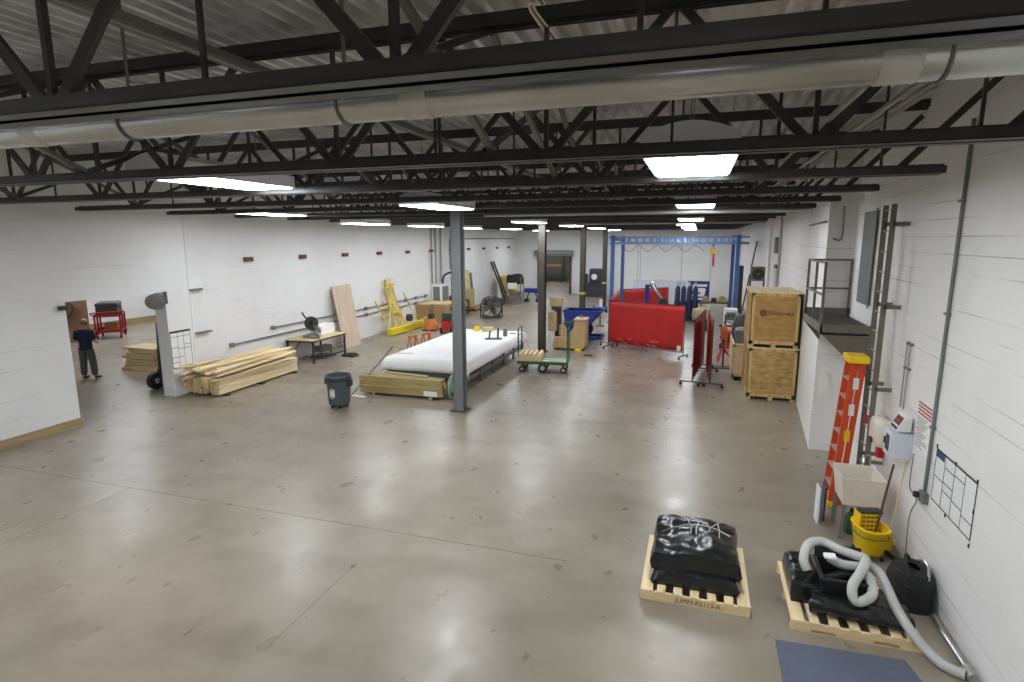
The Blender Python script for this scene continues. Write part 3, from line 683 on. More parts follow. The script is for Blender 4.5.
# fibreglass step ladder, closed and leaning
t = thing('step_ladder', 'orange fibreglass step ladder with yellow top leaning by the platform', 'ladder', (2.42, 10.3, 0))
NB, NT, FB, FT = Vector((-.12, -.35, .03)), Vector((.04, -.3, 2.4)), Vector((-.12, .1, .03)), Vector((.02, 0, 2.4))
dx = Vector((.055, 0, 0))
for a, c in ((NB, NT), (FB, FT)):
    B().bar(a-dx, c-dx, .03, .095, (1, 0, 0)).build('side_rail', 'orange', t); B().bar(a+dx, c+dx, .03, .085, (1, 0, 0)).build('rear_rail', 'orange', t)
for i in range(1, 8):
    q = i/8; B().bar(NB.lerp(NT, q)-dx, FB.lerp(FT, q)-dx, .09, .03).build('step', 'alu', t)
B().box(-.12, .18, -.36, .06, 2.38, 2.49).build('top_cap', 'yellow', t, bevel=.02)
for p in (NB, FB): B().box(p.x-.11, p.x-.0, p.y-.04, p.y+.04, 0, .09).build('foot', 'yellow', t, bevel=.01)
for q, m in ((.86, 'paper'), (.68, 'paper'), (.5, 'yellowpaint')):
    c = NB.lerp(NT, q); B().box(c.x-.04, c.x+.04, c.y-.024, c.y-.018, c.z-.1, c.z+.08).build('sticker', m, t)
# fixed wall ladder
t = thing('wall_ladder', 'tall dark grey steel ladder fixed to the right wall beside the platform', 'ladder', (2.63, 9.92, 0))
for y in (-.2, .2): B().bar((0, y, .35), (0, y, 4.78), .02, .075, (1, 0, 0)).build('rail', 'railgrey', t, bevel=.004)
for i in range(15): B().cyl((0, -.2, .5+.3*i), (0, .2, .5+.3*i), .012, n=8).build('rung', 'conduit', t, True)
for z in (.9, 2.05, 3.3, 4.5):
    for y in (-.2, .2): B().bar((0, y, z), (.22, y, z), .02, .06).build('bracket', 'railgrey', t)
# platform on the step of the wall
t = thing('service_platform', 'grey steel platform with railing bracketed to the right wall under the high door', 'platform', (2.05, 10.95, 2.72))
L_, Wd = 1.7, .8
B().box(0, .03, 0, L_, -.02, .12).box(0, Wd, 0, .03, -.05, .12).box(0, Wd, L_-.03, L_, -.02, .12).build('frame', 'railgrey', t)
b = B()
for i in range(14): b.box(.03, Wd, .06+.117*i, .09+.117*i, .05, .085)
for i in range(9): b.box(.05+.088*i, .058+.088*i, .03, L_-.03, .055, .08)
b.build('grating', 'grating', t)
b = B().box(.03, Wd, .01, .025, -.05, -.04)
B().prism([(0, .0, -.02), (Wd, .0, -.02), (Wd, .0, -.75), (Wd-.06, 0, -.75)], (0, .03, 0)).build('gusset', 'railgrey', t)
B().prism([(0, L_-.05, -.02), (Wd-.49, L_-.05, -.02), (Wd-.49, L_-.05, -.42)], (0, .03, 0)).build('gusset', 'railgrey', t)
b.bm.free()
for x, y in ((.02, .1), (.02, L_*.5), (.02, L_-.04), (Wd-.04, L_-.04)):
    B().box(x-.02, x+.02, y-.02, y+.02, 0, 1.18).build('post', 'railgrey', t)
for z in (.62, 1.17):
    B().box(0, .035, .08, L_-.02, z-.018, z+.018).build('handrail', 'railgrey', t); B().box(0, Wd-.02, L_-.058, L_-.022, z-.018, z+.018).build('handrail', 'railgrey', t)
B().box(0, Wd, L_-.06, L_-.04, .12, .24).build('toe_board', 'railgrey', t)
d = struct(B().box(XR-.03, XR-.001, 11.32, 12.1, 3.15, 4.76).box(XR-.05, XR-.03, 11.28, 11.32, 3.1, 4.8).build('door_2', 'hvac'))
tag(B().box(2.335, 2.358, 12.78, 12.98, 1.15, 1.75).build('paper_notice', 'paper'), 'white paper notice on the low wall under the platform', 'notice') if False else None
tag(B().box(2.42, 2.6, 12.66, 12.688, 1.2, 1.75).build('paper_notice', 'paper'), 'white paper notice on the wall step under the platform', 'notice')
tag(B().lathe([(.03, 0), (.035, .05), (.02, .12)], (2.28, 10.62, 0), 10).build('bottle', 'lime', None, True), 'small lime green bottle on the floor at the foot of the step ladder', 'bottle')
# conduit pieces on the far right wall
run('wall_pipe', 'thin grey pipe along the right wall above the platform', 'pipe', [(2.33, 12.8, 4.62), (2.62, 16.4, 4.62)], .02, 'darkconduit')
run('wall_pipe', 'grey pipe with bend dropping down the wall step above the platform', 'pipe', spline([(2.6, 12.66, 4.9), (2.6, 12.66, 4.3), (2.45, 12.66, 4.3)], 4), .015, 'darkconduit')

# ------------------------------------------------------------------ lumber by the left wall
t = thing('skid', 'dark timber skid carrying the lumber stack by the white pilaster', 'skid', (-13.02, 14.0, 0))
for y in (-1.5, -.1, 1.4): B().box(-.66, .66, y-.05, y+.05, 0, .06).build('bearer', 'brownsteel', t)
def board(label, loc, rot, size, m='pine', group=None, src=None, name='lumber_board'):
    if src is None:
        w_, l_, h_ = size
        o = B().box(-w_/2, w_/2, -l_/2, l_/2, 0, h_).build(name, m)
    else: o = src.copy(); C.objects.link(o)
    o.location = loc; o.rotation_euler = rot
    return tag(o, label, 'board', group)
random.seed(11)
src = None
for j in range(3):
    for i in range(26):
        o = board('pale pine board standing on edge in the neat lower part of the lumber stack', (-13.66+.0465*i, 14.0+random.uniform(-.09, .09), .06+.142*j), (0, 0, 0), (.04, 3.3, .136), 'pine', 'boards on edge in the lumber stack', src)
        src = src or o
src = None
for i in range(34):
    k = (0, 1, 2, 3)[min(3, i//9)]; q = i-9*k; n_ = 9-k if k < 3 else 7
    x = -13.58+(.14 if k < 2 else .12)*q+random.uniform(-.02, .02)
    o = board('loose pale pine board lying crooked on top of the lumber stack', (x, 13.9+random.uniform(-.4, .3), .49+.075*k+.1*random.random()*(k > 0)), (random.uniform(-.02, .03), random.uniform(-.2, .2), random.uniform(-.06, .06)*(1+.4*k)), (.10, 3.2, .046), 'pine', 'loose boards on top of the lumber stack', src)
    src = src or o

# ------------------------------------------------------------------ saw bench and the things round it
t = thing('saw_bench', 'plywood topped bench on black steel legs by the left wall', 'bench', (-13.25, 17.75, 0), .0)
B().box(-.58, .58, -1.0, 1.0, .8, .83).build('top', 'paledboard', t)
B().box(-.58, -.54, -1.0, 1.0, .75, .8).box(.54, .58, -1.0, 1.0, .75, .8).box(-.58, .58, -1.0, -.96, .75, .8).box(-.58, .58, .96, 1.0, .75, .8).build('frame', 'black', t)
for x in (-.54, .54):
    for y in (-.95, .95): B().box(x-.03, x+.03, y-.03, y+.03, 0, .8).build('leg', 'black', t)
B().box(.53, .57, -.95, .95, .12, .16).bar((-.53, -.95, .1), (-.0, -.95, .75), .03).build('brace', 'black', t)
t = thing('mitre_saw', 'mitre saw standing on the plywood topped bench', 'saw', (-13.25, 17.4, .83), -.75)
t.scale = (1.2, 1.2, 1.25)
B().cyl((0, 0, 0), (0, 0, .06), .22, n=24).box(-.4, .4, -.05, .2, 0, .05).build('base', 'steelgrey', t, True)
B().box(-.4, .4, .18, .22, .05, .12).build('fence', 'alu', t)
B().cyl((-.03, .05, .4), (.03, .05, .4), .2, n=24).build('blade_guard', 'black', t, True)
B().bar((0, .3, .12), (0, .06, .42), .07, .09).build('arm', 'steelgrey', t, bevel=.01)
B().cyl((.03, .1, .42), (.24, .12, .44), .08, n=16).build('motor', 'black', t, True)
B().tube(spline([(0, -.02, .5), (0, -.14, .62), (0, -.2, .74)], 4), .025, 8).build('handle', 'rust', t, True)
t = thing('dust_bag', 'pale cloth dust bag lying on the bench beside the mitre saw', 'bag', (-13.4, 18.25, .83))
lumpy(B(), -.25, .25, -.35, .5, 0, .36, .08, 2.6, 4, 18).build('bag_body', 'cloth', t, True); B().cyl((-.05, -.5, .2), (0, -.3, .2), .05, n=10).build('spout', 'steelgrey', t, True)
t = thing('planer', 'small grey machine on the floor under the saw bench', 'machine', (-13.2, 18.0, 0))
B().box(-.3, .3, -.4, .4, .0, .06).build('base', 'brownsteel', t, bevel=.01); B().box(-.2, .2, -.3, .25, .22, .42).cyl((-.15, .3, .3), (.15, .3, .3), .13, n=14).build('body', 'railgrey', t, bevel=.02)
for x in (-.2, .2):
    for y in (-.3, .25): B().bar((x, y, .06), (x*.9, y, .24), .05).build('leg', 'steelgrey', t)
tag(B().box(-13.93, -13.9, 16.6, 17.4, .02, .75).build('white_sheet_board', 'white', bevel=.005), 'white board leaning at the wall under the near end of the saw bench', 'board')
tag(lumpy(B(), -.24, .26, -.2, .22, 0, .06, .05, 5, 6, 10).build('rag', 'bag', None, True, loc=(-12.3, 18.4, 0)), 'black rag dropped on the floor before the saw bench', 'rag')
t = thing('plywood_sheet', 'tall pale plywood sheet leaning on the left wall beside the saw bench', 'plywood', (-13.28, 20.2, 0))
b = B(); b._add([Vector(p) for p in ((0, -.7, 0), (.03, -.7, .0), (.03, .46, 0), (0, .46, 0), (-.55, -.58, 2.46), (-.52, -.58, 2.47), (-.52, .72, 2.5), (-.55, .72, 2.49))], [(0,3,2,1),(4,5,6,7),(0,1,5,4),(1,2,6,5),(2,3,7,6),(3,0,4,7)])
b.build('sheet', 'plypale', t)
# small things on the left wall
for i in range(11):
    y = 15.38+2.72*i
    tag(B().box(XLF, XLF+.1, y-.17, y+.17, 3.62, 3.76).build('wall_bracket', 'rust'), 'small dark red bracket high on the left wall, in the long evenly spaced row', 'bracket', 'dark red brackets along the left wall')
run('wall_pipe', 'long grey pipe on the left wall, upper of the two behind the saw bench', 'pipe', [(XLF+.05, 16.3, 1.31), (XLF+.05, 28.4, 1.31)], .022, 'darkconduit')
run('wall_pipe', 'long grey pipe on the left wall, lower of the two behind the saw bench', 'pipe', [(XLF+.05, 14.4, 1.04), (XLF+.05, 28.4, 1.04)], .022, 'darkconduit')
for y, z, lab in ((16.3, 1.31, 'upper'), (14.4, 1.04, 'lower')): tag(B().box(XLF, XLF+.09, y-.1, y+.06, z-.06, z+.06).build('outlet_box', 'steelgrey', bevel=.008), 'grey box at the near end of the %s pipe on the left wall' % lab, 'outlet')
for i, (y, z) in enumerate(((22.2, 1.31), (22.2, 1.04), (25.9, 1.31), (27, 1.31), (28.1, 1.31), (27, 1.04))): tag(B().box(XLF, XLF+.1, y-.09, y+.09, z-.07, z+.07).build('outlet_box', 'steelgrey', bevel=.008), 'small grey outlet box along the two left wall pipes by the yellow rack', 'outlet', 'outlets along the left wall pipes')
run('wall_pipe', 'white drain pipe running up the left wall at the end of the pilaster', 'pipe', [(XLF+.06, 12.95, .1), (XLF+.06, 12.95, 4.9)], .04, 'white')
t = thing('wall_box', 'small white box with grey base on the left wall above the lumber', 'box', (XLF, 13.15, 2.92)); B().box(0, .1, -.22, .22, 0, .4).build('body', 'white', t, bevel=.01); B().box(0, .12, -.23, .23, -.06, 0).build('base', 'darkconduit', t)
tag(B().box(XLF, XLF+.12, 13.05, 13.6, 1.6, 1.64).build('wall_bracket', 'darkconduit'), 'short grey bracket on the left wall just above the lumber', 'bracket')
t = thing('wall_chart', 'white sheet with black ruled grid on the pilaster by the lumber', 'chart', (XL, 0, 0))
y0, y1, z0, z1 = 11.98, 12.66, .8, 1.83
B().box(0, .004, y0, y1, z0, z1).build('sheet', 'white', t)
b = B().box(.004, .007, y0, y1, z1-.06, z1); b.box(.004, .007, y0, y0+.022, z0, z1).box(.004, .007, y1-.012, y1, z0, z1).box(.004, .007, y0, y1, z0, z0+.02); b.build('border', 'ink', t)
b = B()
for q in (.36, .64): b.box(.004, .006, y0+(y1-y0)*q-.005, y0+(y1-y0)*q+.005, z0, z1)
for a, c, q in ((0, 1, .84), (0, .36, .55), (.64, 1, .6), (.64, 1, .5), (0, .6, .28), (0, .36, .14), (.36, .64, .5)): b.box(.004, .006, y0+(y1-y0)*a, y0+(y1-y0)*c, z0+(z1-z0)*q-.006, z0+(z1-z0)*q+.006)
b.build('grid_lines', 'ink', t)
t = thing('convex_mirror', 'round convex mirror on a bracket at the top corner of the doorway', 'mirror', (XL+.06, 11.62, 2.72), -.75)
t.rotation_euler.y = .45
B().lathe([(.01, .035), (.1, .03), (.17, .018), (.225, 0)], n=28, axis='x', c=(.06, 0, 0)).build('mirror_face', 'mirror', t, True); B().lathe([(.215, -.02), (.242, -.005), (.23, .006), (.215, -.02)], n=28, axis='x', c=(.06, 0, 0)).build('rim', 'steelgrey', t, True)
B().bar((.0, 0, 0), (-.02, .24, .16), .04, .03).box(-.03, .0, .2, .28, -.1, .26).build('bracket', 'steelgrey', t)
t = thing('motion_sensor', 'small dark sensor on the wall left of the doorway', 'sensor', (XL, 9.24, 2.8)); B().box(0, .12, -.06, .1, -.05, .05).build('body', 'black', t, bevel=.01); B().cyl((.1, -.1, .02), (.1, -.04, .02), .03, n=10).build('lens', 'glass', t, True)

# ------------------------------------------------------------------ the side room seen through the doorway
t = thing('person', 'person in navy t-shirt and grey jeans standing beyond the doorway, back turned, looking down', 'person', (-18.15, 12.85, 0), .35)
t.scale = (1.06, 1.06, 1.06)
J = [(0,0,.95,.13,.10), (0,.01,1.12,.125,.095), (0,.0,1.3,.15,.1), (0,-.01,1.44,.13,.08), (0,.02,1.54,.055), (0,.07,1.64,.088,.098), (0,.09,1.72,.07,.08),
     (-.19,-.01,1.42,.06), (-.24,-.02,1.16,.045), (-.2,.2,1.06,.036), (-.12,.3,1.12,.034), (.19,-.01,1.42,.06), (.26,-.02,1.16,.045), (.22,.2,1.06,.036), (.12,.3,1.12,.034),
     (-.1,0,.88,.095), (-.13,.01,.5,.062), (-.14,-.02,.1,.042), (-.15,.12,.04,.042,.035), (.1,0,.88,.095), (.14,.02,.5,.062), (.17,0,.1,.042), (.2,.14,.04,.042,.035)]
Ed = [(0,1),(1,2),(2,3),(3,4),(4,5),(5,6),(3,7),(7,8),(8,9),(9,10),(3,11),(11,12),(12,13),(13,14),(0,15),(15,16),(16,17),(17,18),(0,19),(19,20),(20,21),(21,22)]
skinned('body', J, Ed, 'skin', t)
skinned('shirt', [(0,0,.74,.19,.15), (0,.0,.9,.19,.145), (0,.01,1.1,.185,.14), (0,0,1.3,.21,.15), (0,-.01,1.43,.17,.12), (0,.01,1.49,.09,.075), (-.2,-.01,1.41,.095), (-.26,-.02,1.16,.08), (.2,-.01,1.41,.095), (.275,-.02,1.16,.08)], [(0,1),(1,2),(2,3),(3,4),(4,5),(4,6),(6,7),(4,8),(8,9)], 'navy', t)
skinned('trousers', [(0,0,.98,.15,.12), (-.1,0,.84,.125), (-.13,.01,.5,.1), (-.14,-.02,.09,.085), (.1,0,.84,.125), (.14,.02,.5,.1), (.17,0,.09,.085)], [(0,1),(1,2),(2,3),(0,4),(4,5),(5,6)], 'jeans', t)
skinned('shoe', [(-.14,-.05,.05,.05,.045), (-.15,.05,.05,.055,.045), (-.155,.2,.035,.04,.03)], [(0,1),(1,2)], 'shoe', t); skinned('shoe', [(.17,-.03,.05,.05,.045), (.19,.06,.05,.055,.045), (.22,.2,.035,.04,.03)], [(0,1),(1,2)], 'shoe', t)
for s in (-1, 1):
    skinned('hand', [(s*.13,.29,1.12,.036,.02), (s*.06,.35,1.13,.034,.018), (s*.01,.4,1.12,.01), (s*.0,.38,1.12,.01), (s*.02,.41,1.14,.01), (s*.04,.41,1.15,.01), (s*.08,.37,1.17,.011)], [(0,1),(1,2),(1,3),(1,4),(1,5),(0,6)], 'skin', t, 1)
for s in (-1, 1): B().lathe([(.004, -.012), (.03, 0), (.004, .012)], (s*.088, .06, 1.64), 8, 'x').build('ear', 'skin', t, True)
B().lathe([(.078, -.07), (.092, -.02), (.09, .04), (.066, .085), (.03, .105), (.001, .11)], (0, .055, 1.69), 16).build('hair', 'trim', t, True)
t = thing('tool_cart', 'red steel tool cart with black case on top in the side room', 'cart', (-25.1, 19.0, 0), .75)
W, D = .5, .62
for z in (.28, .98): B().box(-W, W, -D, D, z, z+.05).box(-W, -W+.03, -D, D, z, z+.12).box(W-.03, W, -D, D, z, z+.12).box(-W, W, -D, -D+.03, z, z+.12).box(-W, W, D-.03, D, z, z+.12).build('shelf', 'redpaint', t)
for x in (-W+.03, W-.03):
    for y in (-D+.03, 0, D-.03): B().box(x-.035, x+.035, y-.035, y+.035, .15, 1.08).build('post', 'redpaint', t)
for x in (-W+.06, W-.06):
    for y in (-D+.06, D-.06): B().cyl((x-.03, y, .08), (x+.03, y, .08), .08, n=14).bar((x, y, .08), (x, y, .28), .05).build('caster', 'rubber', t, True)
B().tube(spline([(-W, -D, 1.05), (-W, -D-.2, 1.2), (W, -D-.2, 1.2), (W, -D, 1.05)], 4), .025, 8).build('handle', 'redpaint', t, True)
t = thing('tool_case', 'long black case lying on the red tool cart', 'case', (-25.1, 19.0, 1.1), .75); B().box(-.4, .4, -.58, .62, 0, .3).build('case_body', 'black', t, bevel=.02); B().box(-.41, .41, -.59, .63, .3, .5).build('case_lid', 'black', t, bevel=.06)
tag(B().box(-.25, .25, .05, .5, 0, .3).build('carton', 'cardboard', loc=(-25.1, 19.0, .33), rz=.75, bevel=.01), 'brown carton on the lower shelf of the red tool cart', 'box')
t = thing('partition_board', 'brown board standing at the left edge of the doorway view in the side room', 'board', (-25.2, 17.75, 0), -.6)
B().box(-.06, .06, -2.2, .2, 0, 3.4).build('panel', 'brown', t); B().box(-.08, .1, .2, .3, 0, 3.4).build('post', 'brown', t)
t = thing('wall_fan', 'round dark fan on the brown board in the side room', 'fan', (-25.42, 17.18, 1.5), -.6)
B().lathe([(.38, 0), (.42, .05), (.42, .16), (.38, .2), (.38, 0)], n=28, axis='x').build('shroud', 'black', t, True); B().lathe([(.02, .1), (.1, .16), (.02, .25)], n=16, axis='x').build('hub', 'steelgrey', t, True)
for k in range(4):
    a = k*PI/2; B().bar((.1, .07*math.cos(a), .07*math.sin(a)), (.12, .37*math.cos(a+.2), .37*math.sin(a+.2)), .16, .015, (1, 0, 0)).build('blade', 'railgrey', t)
p3 = pallet('wooden pallet in the side room under a stack of pale boards', (-18.25, 14.0, 0), 1.5, .95)
random.seed(5)
for i in range(7):
    w_ = 1.4-.08*(i % 3); tag(B().box(-w_/2, w_/2, -.44, .44, 0, .075+.02*(i % 2)).build('panel_board', 'pinex', None, loc=(-17.5+random.uniform(-.04, .12)*(1 if i < 5 else 2), 14.48, .13+.1*i), rz=random.uniform(-.06, .06)), 'pale board in the stack on the pallet in the side room', 'board', 'boards stacked on the side room pallet')
t = thing('hand_truck', 'tall black hand truck with big wheel and yellow plate beside the doorway jamb', 'hand truck', (-14.72, 12.5, 0), 0)
for x in (-.28, .28):
    w_ = B().cyl((x-.07, 0, .25), (x+.07, 0, .25), .25, n=24).build('wheel', 'rubber', t, True); B().cyl((x-.075, 0, .25), (x+.075, 0, .25), .08, n=14).build('hub', 'alu', w_, True)
for x in (-.2, .18): B().bar((x, .1, .15), (x, .2, 1.95), .07).build('rail', 'black', t)
for z in (.5, 1.0, 1.5, 1.88): B().bar((-.18, .12+.08*z, z), (.18, .12+.08*z, z), .04).build('crossbar', 'black', t)
B().box(-.25, .25, .1, .5, .04, .06).build('toe_plate', 'black', t); B().cyl((-.3, 0, .25), (.3, 0, .25), .025, n=10).build('axle', 'chrome', t, True)
B().box(-.22, -.16, .22, .27, .5, 1.15).box(-.22, -.1, .22, .3, .95, 1.15).build('strap_plate', 'yellow', t)

# ------------------------------------------------------------------ trash bin, timber, the table
t = thing('trash_bin', 'round dark grey trash bin with white sticker on a wheeled dolly', 'bin', (-8.76, 12.52, 0), 0)
B().lathe([(.25, .1), (.27, .1), (.31, .8), (.335, .81), (.335, .85), (.30, .85), (.29, .8), (.25, .14), (.001, .13)], n=36).build('bucket', 'bingrey', t, True)
B().lathe([(.312, .72), (.325, .73), (.33, .8), (.312, .8), (.312, .72)], n=36).build('rim_band', 'bindark', t, True)
for s in (-1, 1): B().box(s*.33-.06, s*.33+.06, -.07, .07, .58, .78).build('handle', 'bindark', t, bevel=.02)
B().cyl((0, 0, .07), (0, 0, .11), .24, n=24).build('dolly', 'black', t, True)
for k in range(5):
    a = k*2*PI/5+.3; B().cyl((.2*math.cos(a)-.02, .2*math.sin(a), .035), (.2*math.cos(a)+.02, .2*math.sin(a), .035), .035, n=12).box(.2*math.cos(a)-.02, .2*math.cos(a)+.02, .2*math.sin(a)-.02, .2*math.sin(a)+.02, .04, .08).build('caster', 'rubber', t, True)
b = B()
for k in range(6):
    a0 = -PI/2-.25+.08*k; q = [(.296*math.cos(a)+0, .296*math.sin(a)) for a in (a0, a0+.085)]
    h = (.3, .34, .28, .36, .3, .33)[k]; b._add([Vector((q[0][0], q[0][1]-.006, h)), Vector((q[1][0], q[1][1]-.006, h)), Vector((q[1][0]*1.03, q[1][1]*1.03-.006, h+.2)), Vector((q[0][0]*1.03, q[0][1]*1.03-.006, h+.2))], [(0, 1, 2, 3)])
b.build('sticker', 'paper', t)
# treated timber bundle
for i, x in enumerate((-8.5, -6.75)): tag(B().box(-.05, .05, -.35, .4, 0, .08).build('bearer_block', 'treated', None, loc=(x, 14.1, 0)), 'short timber bearer under the greenish timber bundle, %s one' % ('left' if i == 0 else 'right'), 'timber')
TB = [(0, 0, .08, .2, 'lowest front greenish timber of the bundle before the table'), (0, .19, .08, .2, 'lowest middle greenish timber of the bundle before the table'), (0, .38, .08, .2, 'lowest rear greenish timber of the bundle before the table'),
      (-.05, .05, .28, .13, 'second layer front greenish timber of the bundle before the table'), (.02, .24, .28, .13, 'second layer rear greenish timber of the bundle before the table'), (-.1, .12, .41, .1, 'third layer front greenish timber of the bundle before the table'), (-.12, .32, .41, .1, 'third layer rear greenish timber of the bundle before the table')]
for x, y, z, h, lab in TB:
    tag(B().box(-1.26, 1.26, -.09, .09, 0, h).build('timber', 'treated', None, loc=(-7.66+x, 13.86+y, z), rz=.02*(1 if y < .2 else -1), bevel=.006), lab, 'timber')
tag(B().box(-.55, .9, -.07, .07, 0, .04).build('plank', 'treated', None, loc=(-7.9, 14.3, .512), rz=-.14), 'thin crooked plank lying on top of the greenish timber bundle', 'timber')
tag(B().box(-6.95, -6.55, 13.757, 13.762, .1, .24).build('timber_label', 'paper'), 'white paper label on the front of the greenish timber bundle', 'label')
t = thing('hose_reel', 'coil of pale green hose at the right end of the greenish timber bundle', 'hose', (-6.2, 14.0, .36))
for k in range(3): B().tube([(.03*k-.03, (.24+.02*k)*math.cos(a), .3*math.sin(a)) for a in [2*PI*i/24 for i in range(24)]], .028, 8, closed=True).build('coil', 'greentop' if k else 'green', t, True)
B().cyl((-.05, 0, 0), (.1, 0, 0), .22, n=20).build('core', 'greentop', t, True)
tag(B().box(-.5, .35, -.07, .07, 0, .05).build('offcut', 'offwhite', None, loc=(-8.9, 13.4, 0), rz=-.08), 'pale board offcut on the floor between the trash bin and the timber', 'board')
tag(run('rod', '', 'rod', [(-8.95, 13.3, .05), (-8.55, 15.0, 1.15)], .012, 'ink'), 'thin dark rod leaning on the left end of the greenish timber bundle', 'rod')
# long work table under a white sheet
TX0, TX1, TY0, TY1, TZ = -8.85, -6.2, 15.05, 20.9, .82
t = thing('work_table', 'long steel framed work table under a white sheet', 'table', ((TX0+TX1)/2, (TY0+TY1)/2, 0))
hx, hy = (TX1-TX0)/2, (TY1-TY0)/2
B().box(-hx+.05, hx-.05, -hy+.05, hy-.05, TZ-.07, TZ-.015).build('tabletop', 'brownsteel', t)
for x in (-hx+.06, hx-.06):
    for k in range(6):
        y = -hy+.1+(2*hy-.2)*k/5; B().box(x-.035, x+.035, y-.035, y+.035, 0, TZ-.06).build('leg', 'darkconduit', t)
B().box(hx-.09, hx-.05, -hy+.1, hy-.1, .2, .34).box(-hx+.05, -hx+.09, -hy+.1, hy-.1, .2, .34).box(-hx+.06, hx-.06, -hy+.08, -hy+.12, .3, .42).build('stretcher', 'steelgrey', t)
def clothf(u, v):
    mx_, my_ = .34, .38; X = (u*2-1)*(hx+mx_); Y = (v*2-1)*(hy+my_)
    ex, ey = max(0, abs(X)-hx), max(0, abs(Y)-hy); sx, sy = math.copysign(1, X), math.copysign(1, Y)
    f = .04*noise.noise(Vector((X*1.6, Y*1.6, 1)))
    x = min(hx, abs(X))+.05*min(1, ex*6)+.12*ex+f*min(1, ex*4); y = min(hy, abs(Y))+.05*min(1, ey*6)+.12*ey+f*min(1, ey*4)
    drop = max(ex, ey)+.35*min(ex, ey)
    if ex > 0 and ey > 0: x += .1*min(ex, ey); y += .1*min(ex, ey)
    return Vector((sx*x, sy*y, TZ-.0+.006*noise.noise(Vector((X, Y, 0)))-drop*.93))
o = B().grid(clothf, 44, 60).build('tablecloth', 'cloth', None, True, loc=((TX0+TX1)/2, (TY0+TY1)/2, .003), recalc=True)
sol = o.modifiers.new('solid', 'SOLIDIFY'); sol.thickness = .004; sol.offset = 1
tag(o, 'white sheet draped over the long work table', 'tablecloth')
t = thing('clamp_tool', 'black clamp tool standing on the white sheet near the right edge', 'tool', (-6.75, 18.9, TZ+.012), .3)
B().box(-.3, .3, -.1, .1, 0, .04).build('base', 'black', t, bevel=.01); B().cyl((-.15, 0, .04), (-.12, 0, .3), .03, n=10).build('post', 'black', t, True); B().cyl((.15, 0, .04), (.17, 0, .4), .035, n=10).build('post', 'black', t, True)
t = thing('steel_can', 'small grey can on the white sheet beside the clamp tool', 'can', (-6.55, 19.6, TZ+.012)); B().lathe([(.07, 0), (.075, .01), (.075, .26), (.06, .28)], n=16).build('body', 'darkconduit', t, True); B().lathe([(.06, .28), (.062, .3)], n=12).build('lid', 'chrome', t, True)
tag(B().box(-.1, .1, -.07, .07, 0, .18).build('yellow_carton', 'yellow', None, loc=(-8.0, 20.5, TZ+.01), bevel=.01), 'small yellow carton at the far end of the white sheet', 'box')
tag(B().box(-.2, .2, -.18, .18, 0, .16).build('cardboard_box', 'paledboard', None, loc=(-7.55, 20.5, TZ+.01), rz=.2, bevel=.006), 'small open cardboard box at the far end of the white sheet', 'box')
tag(B().bar((-.12, 0, .01), (.12, .05, .01), .05, .02).build('pencil_case', 'ink', None, loc=(-6.45, 20.2, TZ+.012)), 'flat dark tool at the far right corner of the white sheet', 'tool')
tag(B().bar((-.25, 0, .012), (.25, .1, .012), .03, .02).build('paint_stick', 'paledboard', None, loc=(-8.5, 15.6, TZ+.012)), 'thin wooden stick on the near left corner of the white sheet', 'stick')
sh0 = None
for x, y, lab in ((-10.6, 20.2, 'orange sawhorse left of the white table, nearer one'), (-10.35, 20.9, 'orange sawhorse left of the white table, farther one')):
    if sh0: dup(sh0, (x, y, 0), None, lab); continue
    sh0 = t = thing('sawhorse', lab, 'sawhorse', (x, y, 0), 1.25, 'orange sawhorses')
    B().box(-.22, .22, -.04, .04, .5, .57).build('beam', 'orange2', t, bevel=.006)
    for sx in (-1, 1):
        for sy in (-1, 1): B().bar((sx*.2, sy*.13, 0), (sx*.17, sy*.02, .52), .05, .03).build('leg', 'orange2', t)

# ------------------------------------------------------------------ flat cart, tan machine, blue hopper
t = thing('flat_cart', 'green flatbed cart with upright end handles by the dark column', 'cart', (-4.72, 18.15, 0), .12)
B().box(-.8, .8, -.38, .38, .32, .37).build('deck', 'greentop', t, bevel=.008); B().box(-.82, .82, -.4, -.37, .28, .38).box(-.82, .82, .37, .4, .28, .38).box(-.82, -.79, -.4, .4, .28, .38).box(.79, .82, -.4, .4, .28, .38).build('deck_rim', 'green', t)
for s, top in ((-1, 1.42), (1, 1.42)):
    x = -.8 if s < 0 else .8
    h = B().tube(spline([(x, -.33, .35), (x, -.33, top-.1), (x, -.25, top), (x, .25, top), (x, .33, top-.1), (x, .33, .35)], 5), .022, 8).build('handle', 'green', t, True)
    for z in (.65, .95, 1.2): B().cyl((x, -.33, z), (x, .33, z), .014, n=8).build('crossbar', 'green', h)
for x, r in ((-.68, .1), (-.0, .15), (.68, .1)):
    for y in (-.3, .3):
        c = B().cyl((x-.0, y-.03, r), (x, y+.03, r), r, n=20).build('wheel', 'rubber', t, True); B().cyl((x, y-.035, r), (x, y+.035, r), r*.55, n=14).build('hub', 'alu', c, True)
        B().bar((x, y+.05, r), (x, y+.05, .3), .05, .02, (0, 1, 0)).build('fork', 'green', c)
tag(B().box(-.12, .12, -.05, .05, 0, .004).build('paper_sheet', 'paper', None, loc=(-4.6, 17.95, .372)), 'white paper lying on the green cart deck', 'paper')
random.seed(2)
srcb = None
SA = Matrix.Translation((-5.14, 18.1, .38)) @ Matrix.Rotation(.12, 4, 'Z')
for j in range(3):
    for i in range(5):
        p_ = SA @ Vector(((0, -.34+.17*i, .08*j) if j != 2 else (-.32+.16*i, 0, .08*j)))
        o = board('pale board in the slatted stack on the left end of the green cart', p_, (0, 0, PI/2+.12 if j != 2 else .12), (.085, .8, .075), 'pine', 'boards stacked on the green cart', srcb, 'stacked_board'); srcb = srcb or o
